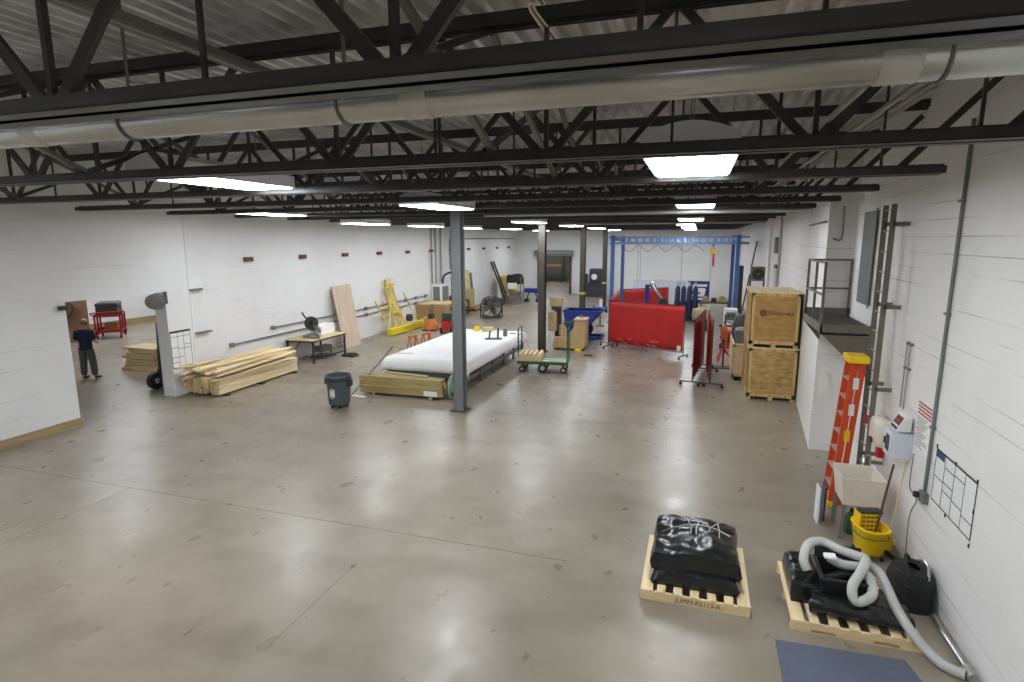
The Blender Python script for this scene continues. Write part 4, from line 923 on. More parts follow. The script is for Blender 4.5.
t = thing('welding_positioner', 'tan steel machine with tall column and sloping base by the blue hopper', 'machine', (-4.6, 22.1, 0), .03)
t.scale = (.93, 1, .92)
B().prism([(-.7, -.3, .08), (.5, -.3, .08), (.62, -.3, .2), (.62, -.3, 1.3), (.16, -.3, 1.3), (.08, -.3, .95), (-.22, -.3, .62), (-.72, -.3, .55), (-.78, -.3, .2)], (0, .7, 0)).build('body', 'tan', t, bevel=.03)
B().box(-.7, .55, -.26, .36, 0, .08).build('plinth', 'black', t); B().box(.12, .66, -.34, .44, 1.3, 1.36).build('top_plate', 'tan', t, bevel=.01)
B().box(-.72, -.48, -.12, .12, .5, 2.1).build('mast', 'brownsteel', t)
B().box(-1.0, -.62, -.25, .2, .8, 1.62).build('control_cabinet', 'tan', t, bevel=.03); B().box(-.95, -.45, -.2, .2, 1.85, 2.22).build('head', 'tan', t, bevel=.02); B().box(-.86, -.52, -.24, .1, 1.7, 1.86).build('head_fan', 'brownsteel', t, bevel=.02)
B().cyl((-.42, -.1, .62), (-.42, -.1, 1.05), .13, n=16).build('cylinder', 'tan', t, True); B().cyl((.38, 0, 1.36), (.38, 0, 1.5), .07, n=12).build('knob', 'chrome', t, True)
B().bar((-.35, -.1, 1.1), (.1, -.12, 1.2), .1, .14).build('torch_arm', 'green', t, bevel=.02); B().box(.2, .45, -.5, -.28, 0, .09).build('foot_pedal', 'yellow', t, bevel=.02)
t = thing('tilt_hopper', 'blue steel self dumping hopper on a blue base behind the tan machine', 'hopper', (-4.62, 24.6, 0), 0)
t.scale = (.82, .9, .97)
pf = [(-.95, 0, 1.3), (-.75, 0, .42), (-.1, 0, .38), (.3, 0, .62), (1.0, 0, 1.3)]
b = B(); 
for y in (-.62, .6): b.prism([(x, y, z) for x, _, z in pf], (0, .02, 0))
for (xa, _, za), (xb, _, zb) in zip(pf[:-1], pf[1:]): b.bar((xa, 0, za), (xb, 0, zb), 1.24, .02, (0, 0, 1)) if abs(xa-xb) > .05 else None
b.build('tub', 'blue', t)
b = B()
for a, c in (((-.95, -.63, 1.3), (1.02, -.63, 1.3)), ((-.95, .63, 1.3), (1.02, .63, 1.3)), ((-.95, -.63, 1.3), (-.95, .63, 1.3)), ((1.0, -.63, 1.3), (1.0, .63, 1.3))): b.bar(a, c, .06, .08)
b.build('rim', 'blue', t)
b = B()
for y in (-.45, .45): b.box(-.8, .85, y-.07, y+.07, .04, .2); b.lathe([(.28, -.03), (.28, .03)], (.15, y, .42), 20, 'y')
b.box(-.8, -.6, -.5, .5, .1, .35); b.tube([(.7, -.45, .14), (.95, -.45, .14), (.95, .45, .14), (.7, .45, .14)], .07, 10); b.build('base', 'blue', t)
for y in (-.45, .45): B().bar((.1, y, .2), (.2, y, .75), .09, .3, (1, 0, 0)).build('cradle', 'darkblue', t)
for x in (-.65, .6):
    for y in (-.45, .45): B().cyl((x, y-.03, .05), (x, y+.03, .05), .05, n=12).build('wheel', 'rubber', t, True)
tag(lumpy(B(), -.16, .16, -.08, .08, 0, .04, .02, 5, 3, 8).build('leaf_scrap', 'brownstain', None, True, loc=(-3.75, 21.0, 0)), 'small brown scrap on the floor before the tan machine', 'scrap')
t = thing('safety_cone', 'pale yellow wet floor sign standing left of the dark column beyond the hopper', 'sign', (-5.95, 28.0, 0)); B().prism([(-.2, -.2, 0), (.2, -.2, 0), (.1, 0, .9), (-.1, 0, .9)], (0, .02, 0)).build('front_leaf', 'paleyellow', t); B().prism([(-.2, .2, 0), (.2, .2, 0), (.1, .03, .9), (-.1, .03, .9)], (0, .02, 0)).build('rear_leaf', 'paleyellow', t)
t = thing('grinder_stand', 'blue and white bench grinder on a stand beyond the blue hopper', 'grinder', (-4.55, 28.6, 0)); B().box(-.2, .2, -.15, .15, 0, .05).cyl((0, 0, .05), (0, 0, .7), .05, n=10).build('stand', 'steelgrey', t)
B().cyl((-.3, 0, .85), (.3, 0, .85), .11, n=16).cyl((-.36, 0, .85), (-.28, 0, .85), .18, n=20).cyl((.28, 0, .85), (.36, 0, .85), .18, n=20).box(-.1, .1, -.1, .1, .68, .78).build('grinder', 'blue', t, True); B().box(-.05, .1, -.05, .05, .96, 1.35).build('lamp_arm', 'white', t)

# ------------------------------------------------------------------ red welding screens
def screen(label, a, c, z0, z1, sag=.0, marks=False):
    a, c = Vector((a[0], a[1], 0)), Vector((c[0], c[1], 0)); L_ = (c-a).length; rz = math.atan2(c.y-a.y, c.x-a.x)
    t = thing('welding_screen', label, 'screen', (a.x, a.y, 0), rz, 'red welding screens')
    cur = B().grid(lambda u, v: Vector((.03+(L_-.06)*u, .012*noise.noise(Vector((u*L_*2.2, v*1.3, a.x)))+.006*math.sin(u*L_*9), z0+.03+(z1-z0-.05)*v)), int(L_*14), 8).build('curtain', 'red', t, True, recalc=False)
    m = cur.modifiers.new('solid', 'SOLIDIFY'); m.thickness = .006
    B().cyl((0, 0, .12), (0, 0, z1), .018, n=8).cyl((L_, 0, .12), (L_, 0, z1), .018, n=8).cyl((0, 0, z1), (L_, 0, z1), .018, n=8).cyl((0, 0, z0), (L_, 0, z0), .014, n=8).build('frame', 'brownsteel', t, True)
    for x in (0, L_):
        f = B().box(x-.02, x+.02, -.35, .35, .1, .13).build('foot', 'brownsteel', t)
        for y in (-.33, .33): B().cyl((x-.015, y, .045), (x+.015, y, .045), .045, n=12).bar((x, y, .05), (x, y, .11), .02).build('caster', 'rubber', f, True)
    return t
s1 = screen('wide red welding screen facing the open floor, nearest of the left group', (-3.28, 22.82), (-.36, 21.45), .22, 1.93)
B().box(2.98, 3.12, -.03, -.02, .28, .46).build('sticker', 'offwhite', s1)
b = B(); random.seed(4)
for i in range(9): x = random.uniform(.3, 2.2); zz = random.uniform(.3, .55); b.bar((x, -.022, zz), (x+random.uniform(.05, .2), -.022, zz+random.uniform(-.06, .04)), .004, .012)
b.build('scuffs', 'offwhite', s1)
screen('red welding screen closing the left side behind the wide front one', (-3.45, 27.4), (-3.32, 23.3), .25, 1.92)
screen('red welding screen at the back of the left group', (-3.35, 27.9), (-1.35, 29.6), .25, 1.92)
screen('red welding screen seen edge on, left of the right hand pair', (-.0, 17.5), (.31, 20.1), .16, 1.98)
screen('red welding screen seen edge on, right of the right hand pair', (.50, 17.4), (.42, 19.5), .12, 1.98)
t = thing('extraction_arm', 'blue post with silver fume hose arm rising behind the wide red screen', 'fume arm', (-2.0, 25.0, 0)); B().box(-.09, .09, -.09, .09, 0, 2.4).build('post', 'blue', t); B().box(-.2, .2, -.2, .2, 0, .02).build('base', 'blue', t)
B().tube(spline([(.12, -.1, 2.45), (.25, -.12, 2.35), (.42, -.15, 2.05), (.6, -.15, 1.8)], 8), .11, 14).build('arm', 'chrome', t, True); B().lathe([(.1, .1), (.24, -.1), (.22, -.12)], (.68, -.15, 1.74), 18).build('hood', 'black', t, True)

# ------------------------------------------------------------------ crates by the right wall
def crate(label, x0, x1, y0, y1, z0, z1, face):
    t = thing('shipping_crate', label, 'crate', (x0, y0, z0), 0, 'stacked plywood crates'); W, D, Hh = x1-x0, y1-y0, z1-z0; p = .13
    for x in (0, W/2-.06, W-.12): B().box(x, x+.12, .02, D-.02, 0, .09).build('skid', 'crateframe', t)
    B().box(.015, W-.015, .015, D-.015, p-.03, Hh-.02).build('panel', face, t)
    b = B(); e = .09
    for x in (0, W-e): b.box(x, x+e, 0, .02, p-.04, Hh).box(x, x+e, D-.02, D, p-.04, Hh)
    for z in (p-.04, Hh-e): b.box(0, W, 0, .02, z, z+e).box(0, W, D-.02, D, z, z+e)
    for y in (0, D/2-e/2, D-e): b.box(0, .02, y, y+e, p-.04, Hh).box(W-.02, W, y, y+e, p-.04, Hh)
    for z in (p-.04, Hh-e): b.box(0, .02, 0, D, z, z+e).box(W-.02, W, 0, D, z, z+e)
    b.build('batten', 'crateframe', t)
    B().box(-.015, W+.015, -.015, D+.015, Hh-.01, Hh+.02).build('lid', 'pine', t)
    b = B()
    for x in (W*.2, W*.5, W*.8):
        for z in (p, Hh-.05): b.box(x-.015, x+.015, -.006, 0, z-.012, z+.012)
    b.build('bolt', 'ink', t); return t
crate('plain figured plywood crate, lower of the stack by the right wall', 1.41, 2.62, 16.4, 18.3, 0, 1.42, 'plygrain')
cr = crate('plywood crate with printed logo, upper of the stack by the right wall', 1.39, 2.58, 16.35, 18.2, 1.445, 2.9, 'ply')
text('TeraCraft.a', .13, 'ink', cr, (.74, .009, .92), (PI/2, 0, 0)); B().lathe([(.045, -.003), (.045, .003), (.085, .003), (.085, -.003), (.045, -.003)], (.3, .01, .92), 20, 'y').lathe([(.001, -.003), (.03, -.003), (.03, .003)], (.3, .01, .92), 12, 'y').build('logo', 'rust', cr)
t = thing('wheeled_crate', 'small pale crate on casters behind the stacked crates', 'crate', (1.14, 18.6, 0)); B().box(0, 1.1, 0, 1.9, .12, 1.12).build('body', 'pine', t, bevel=.008)
b = B()
for x in (0, 1.02): b.box(x, x+.08, -.02, 0, .12, 1.12)
b.box(0, 1.1, -.02, 0, .12, .2).box(0, 1.1, -.02, 0, 1.04, 1.12).build('batten', 'pinex', t)
for x in (.1, 1.0):
    for y in (.1, 1.8): B().cyl((x-.03, y, .06), (x+.03, y, .06), .06, n=14).build('caster', 'rubber', t, True)
for i, (x, y, rx, h, lab) in enumerate(((1.42, 19.0, .24, .45, 'grey wrapped bundle on the small crate, nearest'), (1.5, 19.9, .34, .8, 'dark grey wrapped bundle on the small crate, tallest'))): tag(lumpy(B(), -rx, rx, -rx, rx, 0, h, .08, 3.2, 20+i, 14).build('wrapped_bundle', 'bingrey' if i else 'steelgrey', None, True, loc=(x, y, 1.12)), lab, 'bundle')

# ------------------------------------------------------------------ blue gantry, gas cylinders, banner panel, welding corner
t = thing('gantry_crane', 'tall blue gantry with pale blue truss beam before the back wall', 'gantry', (0, 30, 0))
GX0, GX1 = -4.2, 1.78
for x in (GX0, GX1):
    for y in (0, 4.2): B().box(x-.09, x+.09, y-.09, y+.09, .02, 4.48).build('leg', 'gantryblue', t); B().box(x-.2, x+.2, y-.2, y+.2, 0, .02).build('foot_plate', 'gantryblue', t)
    B().box(x-.07, x+.07, -.4, 4.6, 4.2, 4.4).build('side_beam', 'gantryblue', t)
for y in (.12, 4.1):
    b = B().box(GX0-.2, GX1+.5, y-.06, y+.06, 4.42-.09, 4.42).box(GX0-.2, GX1+.5, y-.06, y+.06, 4.02, 4.13)
    for i in range(15): x = GX0+.4+i*.38; b.box(x-.05, x+.05, y-.03, y+.03, 4.13, 4.33)
    b.build('truss_beam', 'gantrylight', t)
B().box(-.05, .05, -.1, .3, 3.94, 4.02).build('trolley', 'gantryblue', t).location.x = .66
t = thing('chain_hoist', 'yellow and red chain hoist hanging from the blue gantry beam', 'hoist', (.66, 30.12, 3.21)); B().box(-.12, .12, -.1, .1, .35, .62).build('body', 'yellow', t, bevel=.03); B().cyl((0, 0, .62), (0, 0, .73), .02, n=8).build('hook', 'steelgrey', t, True); B().cyl((.03, 0, -.25), (.03, 0, .35), .05, n=10).build('chain_bag', 'brightred', t, True); B().cyl((-.08, 0, -2.0), (-.08, 0, .35), .012, n=6).build('chain', 'darkconduit', t)
run('cable', 'thin dark cable festooned in loops under the blue gantry beam', 'cable', spline([(-3.8+.45*i, 29.95, 3.98 if i % 2 == 0 else 3.66) for i in range(10)], 5), .012, 'ink', None, 5)
for i, x in enumerate((-3.3, -3.15, -.8)): run('cord', ['thin cord hanging from the gantry at far left', 'thin cord hanging from the gantry, second from left', 'thin cord hanging over the gas cylinders'][i], 'cord', [(x, 33.9 if i < 2 else 30.4, 4.1), (x, 33.9 if i < 2 else 30.4, 1.9)], .012, 'darkconduit', None, 5)
t = thing('cylinder_rack', 'dark steel rack holding the blue gas cylinders', 'rack', (-.52, 31.85, 0)); B().box(-.62, .62, -.4, .4, 0, .1).build('base', 'black', t); B().box(-.62, .62, .36, .4, .1, 1.0).build('back', 'black', t)
c0 = None
for j in range(2):
    for i in range(4):
        loc = (-.97+.3*i, 31.65+.3*j, .1)
        lab = 'dark blue gas cylinder in the rack under the gantry'
        if c0: dup(c0, loc); continue
        c0 = t = thing('gas_cylinder', lab, 'gas cylinder', loc, 0, 'gas cylinders in the rack')
        B().lathe([(.12, 0), (.13, .02), (.13, 1.55), (.1, 1.68), (.05, 1.74)], n=18).build('bottle', 'darkblue', t, True); B().cyl((0, 0, 1.73), (0, 0, 1.83), .03, n=10).build('valve', 'chrome', t, True); B().lathe([(.07, 1.75), (.07, 1.87), (.04, 1.93)], n=12).build('cap', 'alu', t, True)
t = thing('banner_panel', 'long white panel with dark blue end sign behind the gas cylinders', 'panel', (0, 36, 0))
B().box(-3.75, -.5, -.05, .05, .05, 1.84).build('panel', 'greybox', t); B().box(-3.85, .78, -.08, .08, 1.84, 2.0).build('top_rail', 'white', t); B().box(-.5, .7, -.06, .05, .5, 1.82).build('sign', 'signblue', t); B().box(-3.85, -3.75, -.06, .06, 0, 1.84).box(.7, .78, -.06, .06, 0, 1.84).build('post', 'white', t)
S_ = [(-.36, .36), (.46, .36), (.42, .22), (-.1, .22), (-.12, .14), (.3, .14), (.38, .06), (.32, -.26), (.22, -.36), (-.48, -.36), (-.46, -.22), (.08, -.22), (.1, -.12), (-.3, -.12), (-.38, -.04)]
B().prism([(x*1.0+.12, -.07, 1.28+z) for x, z in S_], (0, .01, 0)).box(-.4, .36, -.07, -.06, .72, .83).build('letter', 'white', t)['label'] = 'white slanted letter S'
t = thing('shelf_table', 'low cluttered work table beyond the right hand red screens', 'table', (.9, 33.2, 0)); B().box(-.7, .8, -.4, .4, .85, .9).build('top', 'brownsteel', t)
for x in (-.65, .75):
    for y in (-.35, .35): B().box(x-.03, x+.03, y-.03, y+.03, 0, .85).build('leg', 'brownsteel', t)
for i, (x, w_, h, m) in enumerate(((-.45, .3, .25, 'tan'), (0, .25, .18, 'brownsteel'), (.4, .3, .3, 'paleyellow'))): tag(B().box(-w_/2, w_/2, -.2, .2, 0, h).box(-w_/4, w_/4, -.15, .15, h, h+.05).build('carton', m, None, loc=(.9+x, 33.2, .9), bevel=.01), ('tan box on the far work table, left', 'dark brown box on the far work table, middle', 'pale yellow box on the far work table, right')[i], 'box')
t = thing('welding_cabinet', 'white equipment cabinet under the right end of the gantry', 'cabinet', (1.5, 27.2, 0)); B().box(-.3, .25, -.3, .4, .08, 1.24).build('body', 'white', t, bevel=.02); B().box(-.22, .17, -.31, -.3, .75, 1.1).build('control_panel', 'steelgrey', t); B().box(-.3, .25, -.28, .38, 0, .08).build('plinth', 'black', t)
for x in (-.12, .08): B().cyl((x, -.33, .95), (x, -.31, .95), .05, n=12).build('dial', 'ink', t, True)
t = thing('welder_cart', 'red welding machine on a small wheeled cart behind the right hand red screens', 'welder', (1.3, 23.4, 0), .2)
B().box(-.25, .25, -.45, .45, .2, .26).build('cart_deck', 'redpaint', t); B().box(-.2, .2, -.35, .3, .26, .8).build('body', 'redpaint', t, bevel=.02); B().box(-.16, .16, -.36, -.35, .4, .72).build('front_panel', 'black', t); B().tube(spline([(-.2, .4, .26), (-.2, .5, 1.0), (.2, .5, 1.0), (.2, .4, .26)], 4), .018, 8).build('handle', 'black', t, True)
for x in (-.25, .25): B().cyl((x-.03, .3, .14), (x+.03, .3, .14), .14, n=16).cyl((x-.02, -.35, .08), (x+.02, -.35, .08), .08, n=12).build('wheel', 'rubber', t, True)
B().tube([(.28, .1*math.cos(a)-.1, .9+.18*math.sin(a)) for a in [2*PI*i/20 for i in range(20)]], .03, 8, closed=True).build('cable_coil', 'black', t, True)
t = thing('pipe_stand', 'red folding pipe stand on the floor between the red screens and small crate', 'stand', (.98, 21.5, 0))
for a in (0, 2.1, 4.2): B().bar((.35*math.cos(a), .35*math.sin(a), 0), (0, 0, .5), .05).build('leg', 'redpaint', t)
B().cyl((0, 0, .4), (0, 0, .85), .03, n=10).build('pole', 'black', t, True); B().box(-.12, .12, -.04, .04, .8, .9).build('head', 'redpaint', t)
t = thing('wire_spool', 'brown wire bundle heaped on a drum beyond the right hand red screens', 'spool', (.25, 28.6, 0)); B().lathe([(.3, 0), (.3, .55)], n=20).build('drum', 'black', t, True); lumpy(B(), -.42, .42, -.4, .4, 0, .5, .1, 3, 9, 16).build('heap', 'trim', t, True).location.z = .55
tag(lumpy(B(), -.1, .1, -.05, .05, 0, .45, .05, 4, 12, 10).build('work_glove', 'orange2', None, True, loc=(.95, 20.2, 1.0)), 'orange cloth hung beside the right hand red screen', 'cloth')
t = thing('tool_post', 'dark post with crossbars holding the orange cloth behind the right hand red screen', 'stand', (.95, 20.32, 0)); B().cyl((0, 0, .03), (0, 0, 1.8), .03, n=10).build('pole', 'black', t, True); B().box(-.25, .25, -.2, .2, 0, .03).build('base', 'black', t); B().box(-.2, .3, -.02, .02, 1.4, 1.45).build('crossbar', 'black', t)
t = thing('wall_heater', 'boxy brown fan heater on tall legs by the far right wall', 'heater', (2.25, 24.8, 0)); B().box(-.26, .26, -.2, .25, 2.65, 3.2).build('housing', 'railgrey', t, bevel=.02); B().lathe([(.20, -.02), (.22, 0), (.22, .03), (.05, .03), (.05, -.02), (.20, -.02)], (0, -.22, 2.92), 20, 'y').build('grille', 'black', t, True)
for x in (-.25, .25): B().bar((x, 0, 0), (x, .03, 2.65), .06).build('leg', 'brownsteel', t)
B().bar((-.7, -.1, 0), (-.28, 0, 2.9), .05).build('strut', 'black', t); B().bar((-.24, 0, 3.2), (-.1, 0, 4.2), .05).build('strut', 'black', t)
t = thing('wall_box', 'grey electrical box high on the far right wall', 'box', (XR, 23.9, 3.75)); B().box(-.15, 0, -.25, .25, 0, .6).build('body', 'hvac', t, bevel=.02); B().box(-.16, -.15, -.2, .2, .05, .55).build('door', 'steelgrey', t)
tag(B().box(XR-.1, XR, 23.6, 24.2, 3.2, 3.32).build('wall_bracket', 'black'), 'short black bracket below the grey electrical box on the right wall', 'bracket')
run('wall_pipe', 'pale vertical pipe on the far right wall beside the grey electrical box', 'pipe', [(XR-.05, 23.3, 0), (XR-.05, 23.3, 5.6)], .04, 'conduit')
run('wall_pipe', 'second pale vertical pipe on the far right wall beyond the heater', 'pipe', [(XR-.08, 26.2, 0), (XR-.08, 26.2, 5.6)], .06, 'white')
t = thing('locker', 'narrow dark locker against the far right wall beyond the gantry', 'locker', (2.15, 32.6, 0)); B().box(-.1, .1, -.3, .3, .05, 2.9).build('body', 'brownsteel', t, bevel=.01); B().box(-.08, .08, -.31, -.3, .1, 2.8).build('door', 'black', t); B().box(-.14, .14, -.3, .3, 0, .05).build('plinth', 'black', t)

# ------------------------------------------------------------------ far left: rack, boxes, compressor, fan, shelves
t = thing('yellow_rack', 'yellow tubular lifting rack leaning on the left wall behind a heavy yellow beam', 'rack', (-13.05, 24.3, 0), .0)
B().box(-.15, .15, -1.6, 1.6, .06, .34).build('base_beam', 'yellowpaint', t, bevel=.01); B().box(-.12, .12, -.3, .4, 0, .1).build('base_block', 'yellowpaint', t)
for y, zt, yt in ((-1.45, 1.6, -1.75), (-.9, 2.1, -.8), (.0, 2.3, -.35), (1.3, 1.75, .9)): B().bar((-.1, y, .4), (-.62, yt, zt), .055).build('upright', 'paleyellow', t)
B().bar((-.62, -.85, 2.1), (-.62, .1, 2.22), .06).bar((-.45, -1.6, 1.2), (-.45, -.6, 1.35), .05).bar((-.35, -1.5, .9), (-.3, .2, 1.0), .05).build('crossbar', 'yellowpaint', t)
B().bar((-.15, -1.3, .4), (-.55, -.4, 1.9), .05).bar((-.15, .2, .4), (-.5, -.7, 1.6), .05).build('diagonal', 'yellowpaint', t)
B().bar((.1, -.8, .2), (.35, 1.9, .55), .06).build('lever_bar', 'paleyellow', t); B().cyl((-.1, .3, .62), (.1, .3, .62), .18, n=16).build('motor', 'bindark', t, True)
tag(B().bar((-13.35, 24.35, .02), (-13.82, 24.05, 2.5), .5, .04, (1, 0, 0)).build('plank', 'paledboard'), 'weathered plank leaning on the left wall behind the yellow rack', 'plank')
for i, (x0, x1, y0, y1, h, m, lab) in enumerate(((-13.9, -13.12, 27.0, 28.6, 1.0, 'cardboard', 'brown carton against the left wall behind the yellow rack'), (-13.0, -12.25, 27.1, 28.8, 1.0, 'cardboard', 'brown carton with printed side beside the red compressor'))):
    t = thing('carton', lab, 'box', (x0, y0, 0)); B().box(0, x1-x0, 0, y1-y0, 0, h).build('body', m, t, bevel=.01); B().box(-.01, x1-x0+.01, -.01, y1-y0+.01, h-.04, h+.02).build('lid', 'paledboard', t)
    if i: B().box(x1-x0, x1-x0+.004, .5, 1.1, .6, .8).build('print', 'ink', t)
t = thing('air_compressor', 'red air compressor with black engine beyond the white table', 'compressor', (-11.05, 24.6, 0), .2)
B().cyl((0, -.5, .35), (0, .5, .35), .2, n=20).build('tank', 'redpaint', t, True); B().box(-.25, .25, -.45, .45, .52, .58).build('deck', 'redpaint', t); B().box(-.2, .2, -.4, .05, .58, .95).build('engine', 'black', t, bevel=.04); B().cyl((-.1, .25, .75), (.15, .25, .75), .17, n=18).build('flywheel', 'bindark', t, True)
for y in (-.4, .4): B().cyl((-.27, y, .15), (-.2, y, .15), .15, n=16).cyl((.2, y, .15), (.27, y, .15), .15, n=16).build('wheel', 'rubber', t, True)
t = thing('floor_grinder', 'orange floor machine with black top left of the red compressor', 'machine', (-12.1, 25.0, 0)); B().lathe([(.35, .05), (.36, .15), (.22, .5), (.12, .58)], n=18).build('body', 'orange2', t, True); B().box(-.35, .35, -.35, .35, 0, .06).build('base', 'black', t, bevel=.02); B().box(-.13, .13, -.13, .13, .56, .8).bar((0, .1, .7), (-.3, .3, 1.0), .04).build('motor', 'black', t, bevel=.02)
t = thing('drum_fan', 'large black drum fan on wheels beyond the white table', 'fan', (-10.75, 29.8, 0), .45)
B().lathe([(.56, -.18), (.6, -.16), (.6, .16), (.56, .18), (.55, .14), (.55, -.14), (.56, -.18)], (0, 0, .66), 32, 'y').build('drum', 'black', t, True)
b = B()
for k in range(10): a = k*PI/5; b.tube([(.08*math.cos(a), -.17, .66+.08*math.sin(a)), (.57*math.cos(a), -.17, .66+.57*math.sin(a))], .016, 6)
for r in (.2, .38): b.tube([(r*math.cos(2*PI*i/24), -.17, .66+r*math.sin(2*PI*i/24)) for i in range(24)], .008, 5, closed=True)
b.build('guard', 'black', t, True)
for k in range(4): a = k*PI/2+.4; B().bar((.1*math.cos(a), 0, .66+.1*math.sin(a)), (.5*math.cos(a), .03, .66+.5*math.sin(a)), .26, .015, (.3, 1, 0)).build('blade', 'railgrey', t)
B().cyl((0, -.12, .66), (0, .15, .66), .12, n=16).build('motor', 'black', t, True); B().box(-.5, .5, -.22, .22, .04, .1).box(-.62, -.55, -.05, .05, .05, .7).box(.55, .62, -.05, .05, .05, .7).build('base', 'black', t)
for x in (-.45, .45): B().cyl((x-.04, .2, .1), (x+.04, .2, .1), .1, n=14).build('wheel', 'rubber', t, True)
t = thing('metal_cabinet', 'grey cabinet with dark door on the left wall behind the cartons', 'cabinet', (-13.9, 28.85, 0)); B().box(0, .6, 0, 1.0, .05, 1.85).build('body', 'white', t, bevel=.01); B().box(.6, .615, .1, .9, .15, 1.75).box(.1, .5, -.012, 0, .15, 1.75).build('door', 'hvac', t); B().box(0, .6, 0, 1.0, 0, .05).build('plinth', 'black', t)
for i, y in enumerate((29.0, 29.5, 30.2)): run('wall_pipe', 'pale conduit rising on the left wall above the grey cabinet, %s' % ('nearest', 'middle', 'farthest')[i], 'conduit', [(XLF+.05, y, 1.9), (XLF+.05, y, 5.4)], .05, 'conduit')
run('wall_pipe', 'long thin pipe high on the left wall beyond the grey column', 'pipe', spline([(XLF+.05, 31.5, 2.6), (XLF+.05, 31.5, 4.2), (XLF+.05, 32.2, 4.3), (XLF+.05, 36, 4.35), (XLF+.05, 44, 4.35)], 5), .03, 'darkconduit')
t = thing('tool_bench', 'cluttered tool bench with black hose frame beyond the grey cabinet', 'bench', (-13.4, 30.8, 0)); B().box(-.45, .6, -.6, .9, .75, .8).box(-.45, .6, -.6, .9, .2, .24).build('top', 'brownsteel', t)
for x in (-.4, .55):
    for y in (-.55, .85): B().box(x-.03, x+.03, y-.03, y+.03, 0, .75).build('leg', 'black', t)
B().tube(spline([(-.4, -.6, .8), (-.4, -.6, 2.1), (0, -.5, 2.45), (.5, -.4, 2.45), (.55, -.3, 2.3)], 5), .06, 8).build('hose_frame', 'bindark', t, True)
random.seed(9)
for i, m in enumerate(('rust', 'black', 'white', 'black', 'rust', 'bindark')): tag(B().box(-.14, .14, -.14, .14, 0, .25).box(-.05, .05, -.05, .05, .25, .33).build('tool_box', m, None, loc=(-13.65+.3*(i % 3), 30.5+.55*(i//3), .8), bevel=.02), ('dark red', 'black', 'white', 'second black', 'second dark red', 'dark grey')[i]+' tool on the cluttered bench beyond the grey cabinet', 'tool')
t = thing('plywood_crate', 'open plywood crate with leaning panel beyond the grey column', 'crate', (-13.2, 32.4, 0), .05); B().box(-.45, .45, -.03, .03, .3, 1.35).build('front_panel', 'paledboard', t); B().box(-.5, .5, 0, .9, .12, .3).build('base', 'cardboard', t); B().box(-.5, .5, -.02, .9, 0, .12).build('skid', 'brownsteel', t)
for i, (y, x, m, h) in enumerate(((33.7, -13.3, 'paledboard', 2.45), (34.1, -13.35, 'paledboard', 2.4), (34.6, -13.3, 'railgrey', 2.2))): tag(B().bar((-13.68, y, .02), (-13.89, y, h), .32, .05, (1, 0, 0)).build('leaning_board', m), ('tall pale board leaning on the left wall behind the plywood crate, nearer', 'tall pale board leaning on the left wall behind the plywood crate, farther', 'grey board leaning beside the two tall pale boards')[i], 'board')
for i, y in enumerate((38.2, 38.7)): tag(B().bar((-12.7, y, .05), (-13.85, y+.2, 2.75), .14, .1, (1, 0, 0)).build('black_beam', 'bindark'), 'long black beam leaning on the left wall near the yellow cart, %s' % ('left' if i == 0 else 'right'), 'beam')
tag(lumpy(B(), -.6, .7, -.5, .5, 0, .4, .12, 2, 14, 14).build('tarp_heap', 'bindark', None, True, loc=(-12.9, 36.2, 0)), 'dark grey tarp heap on the floor below the leaning black beams', 'tarp')
t = thing('yellow_tub_truck', 'yellow canvas tub cart near the left wall beside the wire shelf', 'cart', (-12.95, 39.6, 0))
b = B(); b._add([Vector(p) for p in ((-.45, -.35, .25), (.45, -.35, .25), (.45, .35, .25), (-.45, .35, .25), (-.7, -.5, 1.65), (.7, -.5, 1.65), (.7, .5, 1.65), (-.7, .5, 1.65), (-.64, -.45, 1.65), (.64, -.45, 1.65), (.64, .45, 1.65), (-.64, .45, 1.65), (-.4, -.3, .3), (.4, -.3, .3), (.4, .3, .3), (-.4, .3, .3))], [(3,2,1,0),(0,1,5,4),(1,2,6,5),(2,3,7,6),(3,0,4,7),(4,5,9,8),(5,6,10,9),(6,7,11,10),(7,4,8,11),(8,9,13,12),(9,10,14,13),(10,11,15,14),(11,8,12,15),(12,13,14,15)]); b.build('tub', 'paleyellow', t)
B().tube([(-.7, -.5, 1.65), (.7, -.5, 1.65), (.7, .5, 1.65), (-.7, .5, 1.65)], .04, 8, closed=True).build('rim', 'yellow', t)
for x in (-.35, .35):
    for y in (-.3, .3): B().cyl((x-.03, y, .1), (x+.03, y, .1), .1, n=12).box(x-.03, x+.03, y-.03, y+.03, .12, .26).build('caster', 'rubber', t)
t = thing('wire_shelf', 'grey wire shelf cart holding a black heap and white notice', 'shelf', (-11.8, 37.5, 0))
for x in (-.5, .5):
    for y in (-.35, .35): B().cyl((x, y, 0), (x, y, 1.8), .03, n=8).build('post', 'railgrey', t, True)
for z in (.2, .75, 1.3): B().box(-.5, .5, -.35, .35, z, z+.04).build('shelf', 'railgrey', t)
B().box(-.4, .25, -.39, -.37, 1.0, 1.4).build('notice', 'paper', t)
tag(lumpy(B(), -.55, .5, -.35, .35, 0, .6, .14, 2.6, 15, 16).build('cable_heap', 'bag', None, True, loc=(-11.8, 37.5, 1.34)), 'black tangled heap on top of the grey wire shelf', 'heap')
tag(lumpy(B(), -.4, .4, -.3, .3, 0, .4, .08, 2.6, 16, 12).build('grey_bundle', 'steelgrey', None, True, loc=(-11.8, 37.5, .24)), 'grey bundle on the bottom level of the wire shelf', 'bundle')
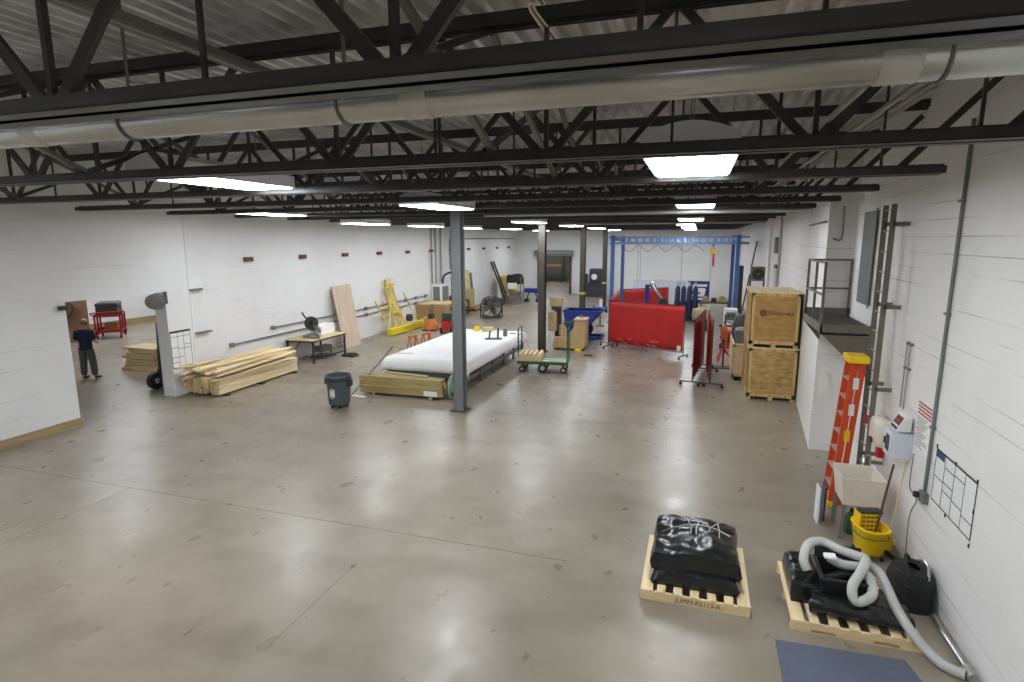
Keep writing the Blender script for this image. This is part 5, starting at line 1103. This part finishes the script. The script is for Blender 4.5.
t = thing('blue_trolley', 'low blue trolley right of the grey wire shelf', 'trolley', (-10.9, 38.6, 0)); B().box(-.5, .5, -.3, .3, .65, .95).build('body', 'blue', t, bevel=.04); B().bar((-.4, 0, .2), (-.2, 0, .7), .06).bar((.4, 0, .2), (.2, 0, .7), .06).build('leg', 'bindark', t); B().cyl((-.4, -.2, .12), (-.4, .2, .12), .12, n=14).cyl((.4, -.2, .12), (.4, .2, .12), .12, n=14).build('wheel', 'rubber', t, True)
t = thing('press_machine', 'black press machine on a bench against the back wall right of the dock door', 'machine', (-7.4, 43.6, 0))
B().box(-.95, .85, -.4, .5, 0, .85).build('base', 'bindark', t, bevel=.03); B().box(-.4, .8, -.3, .4, 1.0, 2.1).build('housing', 'bindark', t, bevel=.12); B().box(-.95, .85, -.42, .5, .85, 1.0).build('bed', 'black', t); B().box(-.95, -.55, -.2, .3, 1.0, 1.7).build('tailstock', 'black', t, bevel=.05); B().lathe([(.22, -.02), (.22, 0)], (0, -.31, 1.5), 18, 'y').build('dial_plate', 'white', t)
# seen through the dock opening
t = thing('pallet_rack', 'storage rack with orange beam seen through the dock opening', 'rack', (-15.2, 57, 0))
for x in (-1.6, 2.2):
    for y in (0, 1): B().box(x-.05, x+.05, y-.05, y+.05, 0, 4).build('upright', 'green', t)
for z in (1.6, 3.0): B().box(-1.6, 2.2, -.05, .0, z, z+.16).build('beam', 'orange2', t); B().box(-1.6, 2.2, 0, 1, z+.12, z+.16).build('shelf', 'trim', t)
tag(B().box(-.6, .6, -.4, .4, 0, 1.2).box(-.65, .65, -.45, .45, 1.2, 1.26).build('wrapped_load', 'paper', None, loc=(-15.0, 55.5, 0), bevel=.05), 'white wrapped load before the storage rack beyond the dock opening', 'box')

# pale pipes running across the hall under the trusses
run('sprinkler_pipe', 'pale pipe running across the hall under the trusses just beyond the grey column', 'pipe', [(-5.3, 14.2, 4.907), (2.3, 14.2, 4.907)], .045, 'conduit')
run('sprinkler_pipe', 'second pale pipe across the hall before the blue gantry', 'pipe', [(-5.4, 23.48, 4.902), (2.3, 23.48, 4.902)], .05, 'conduit')
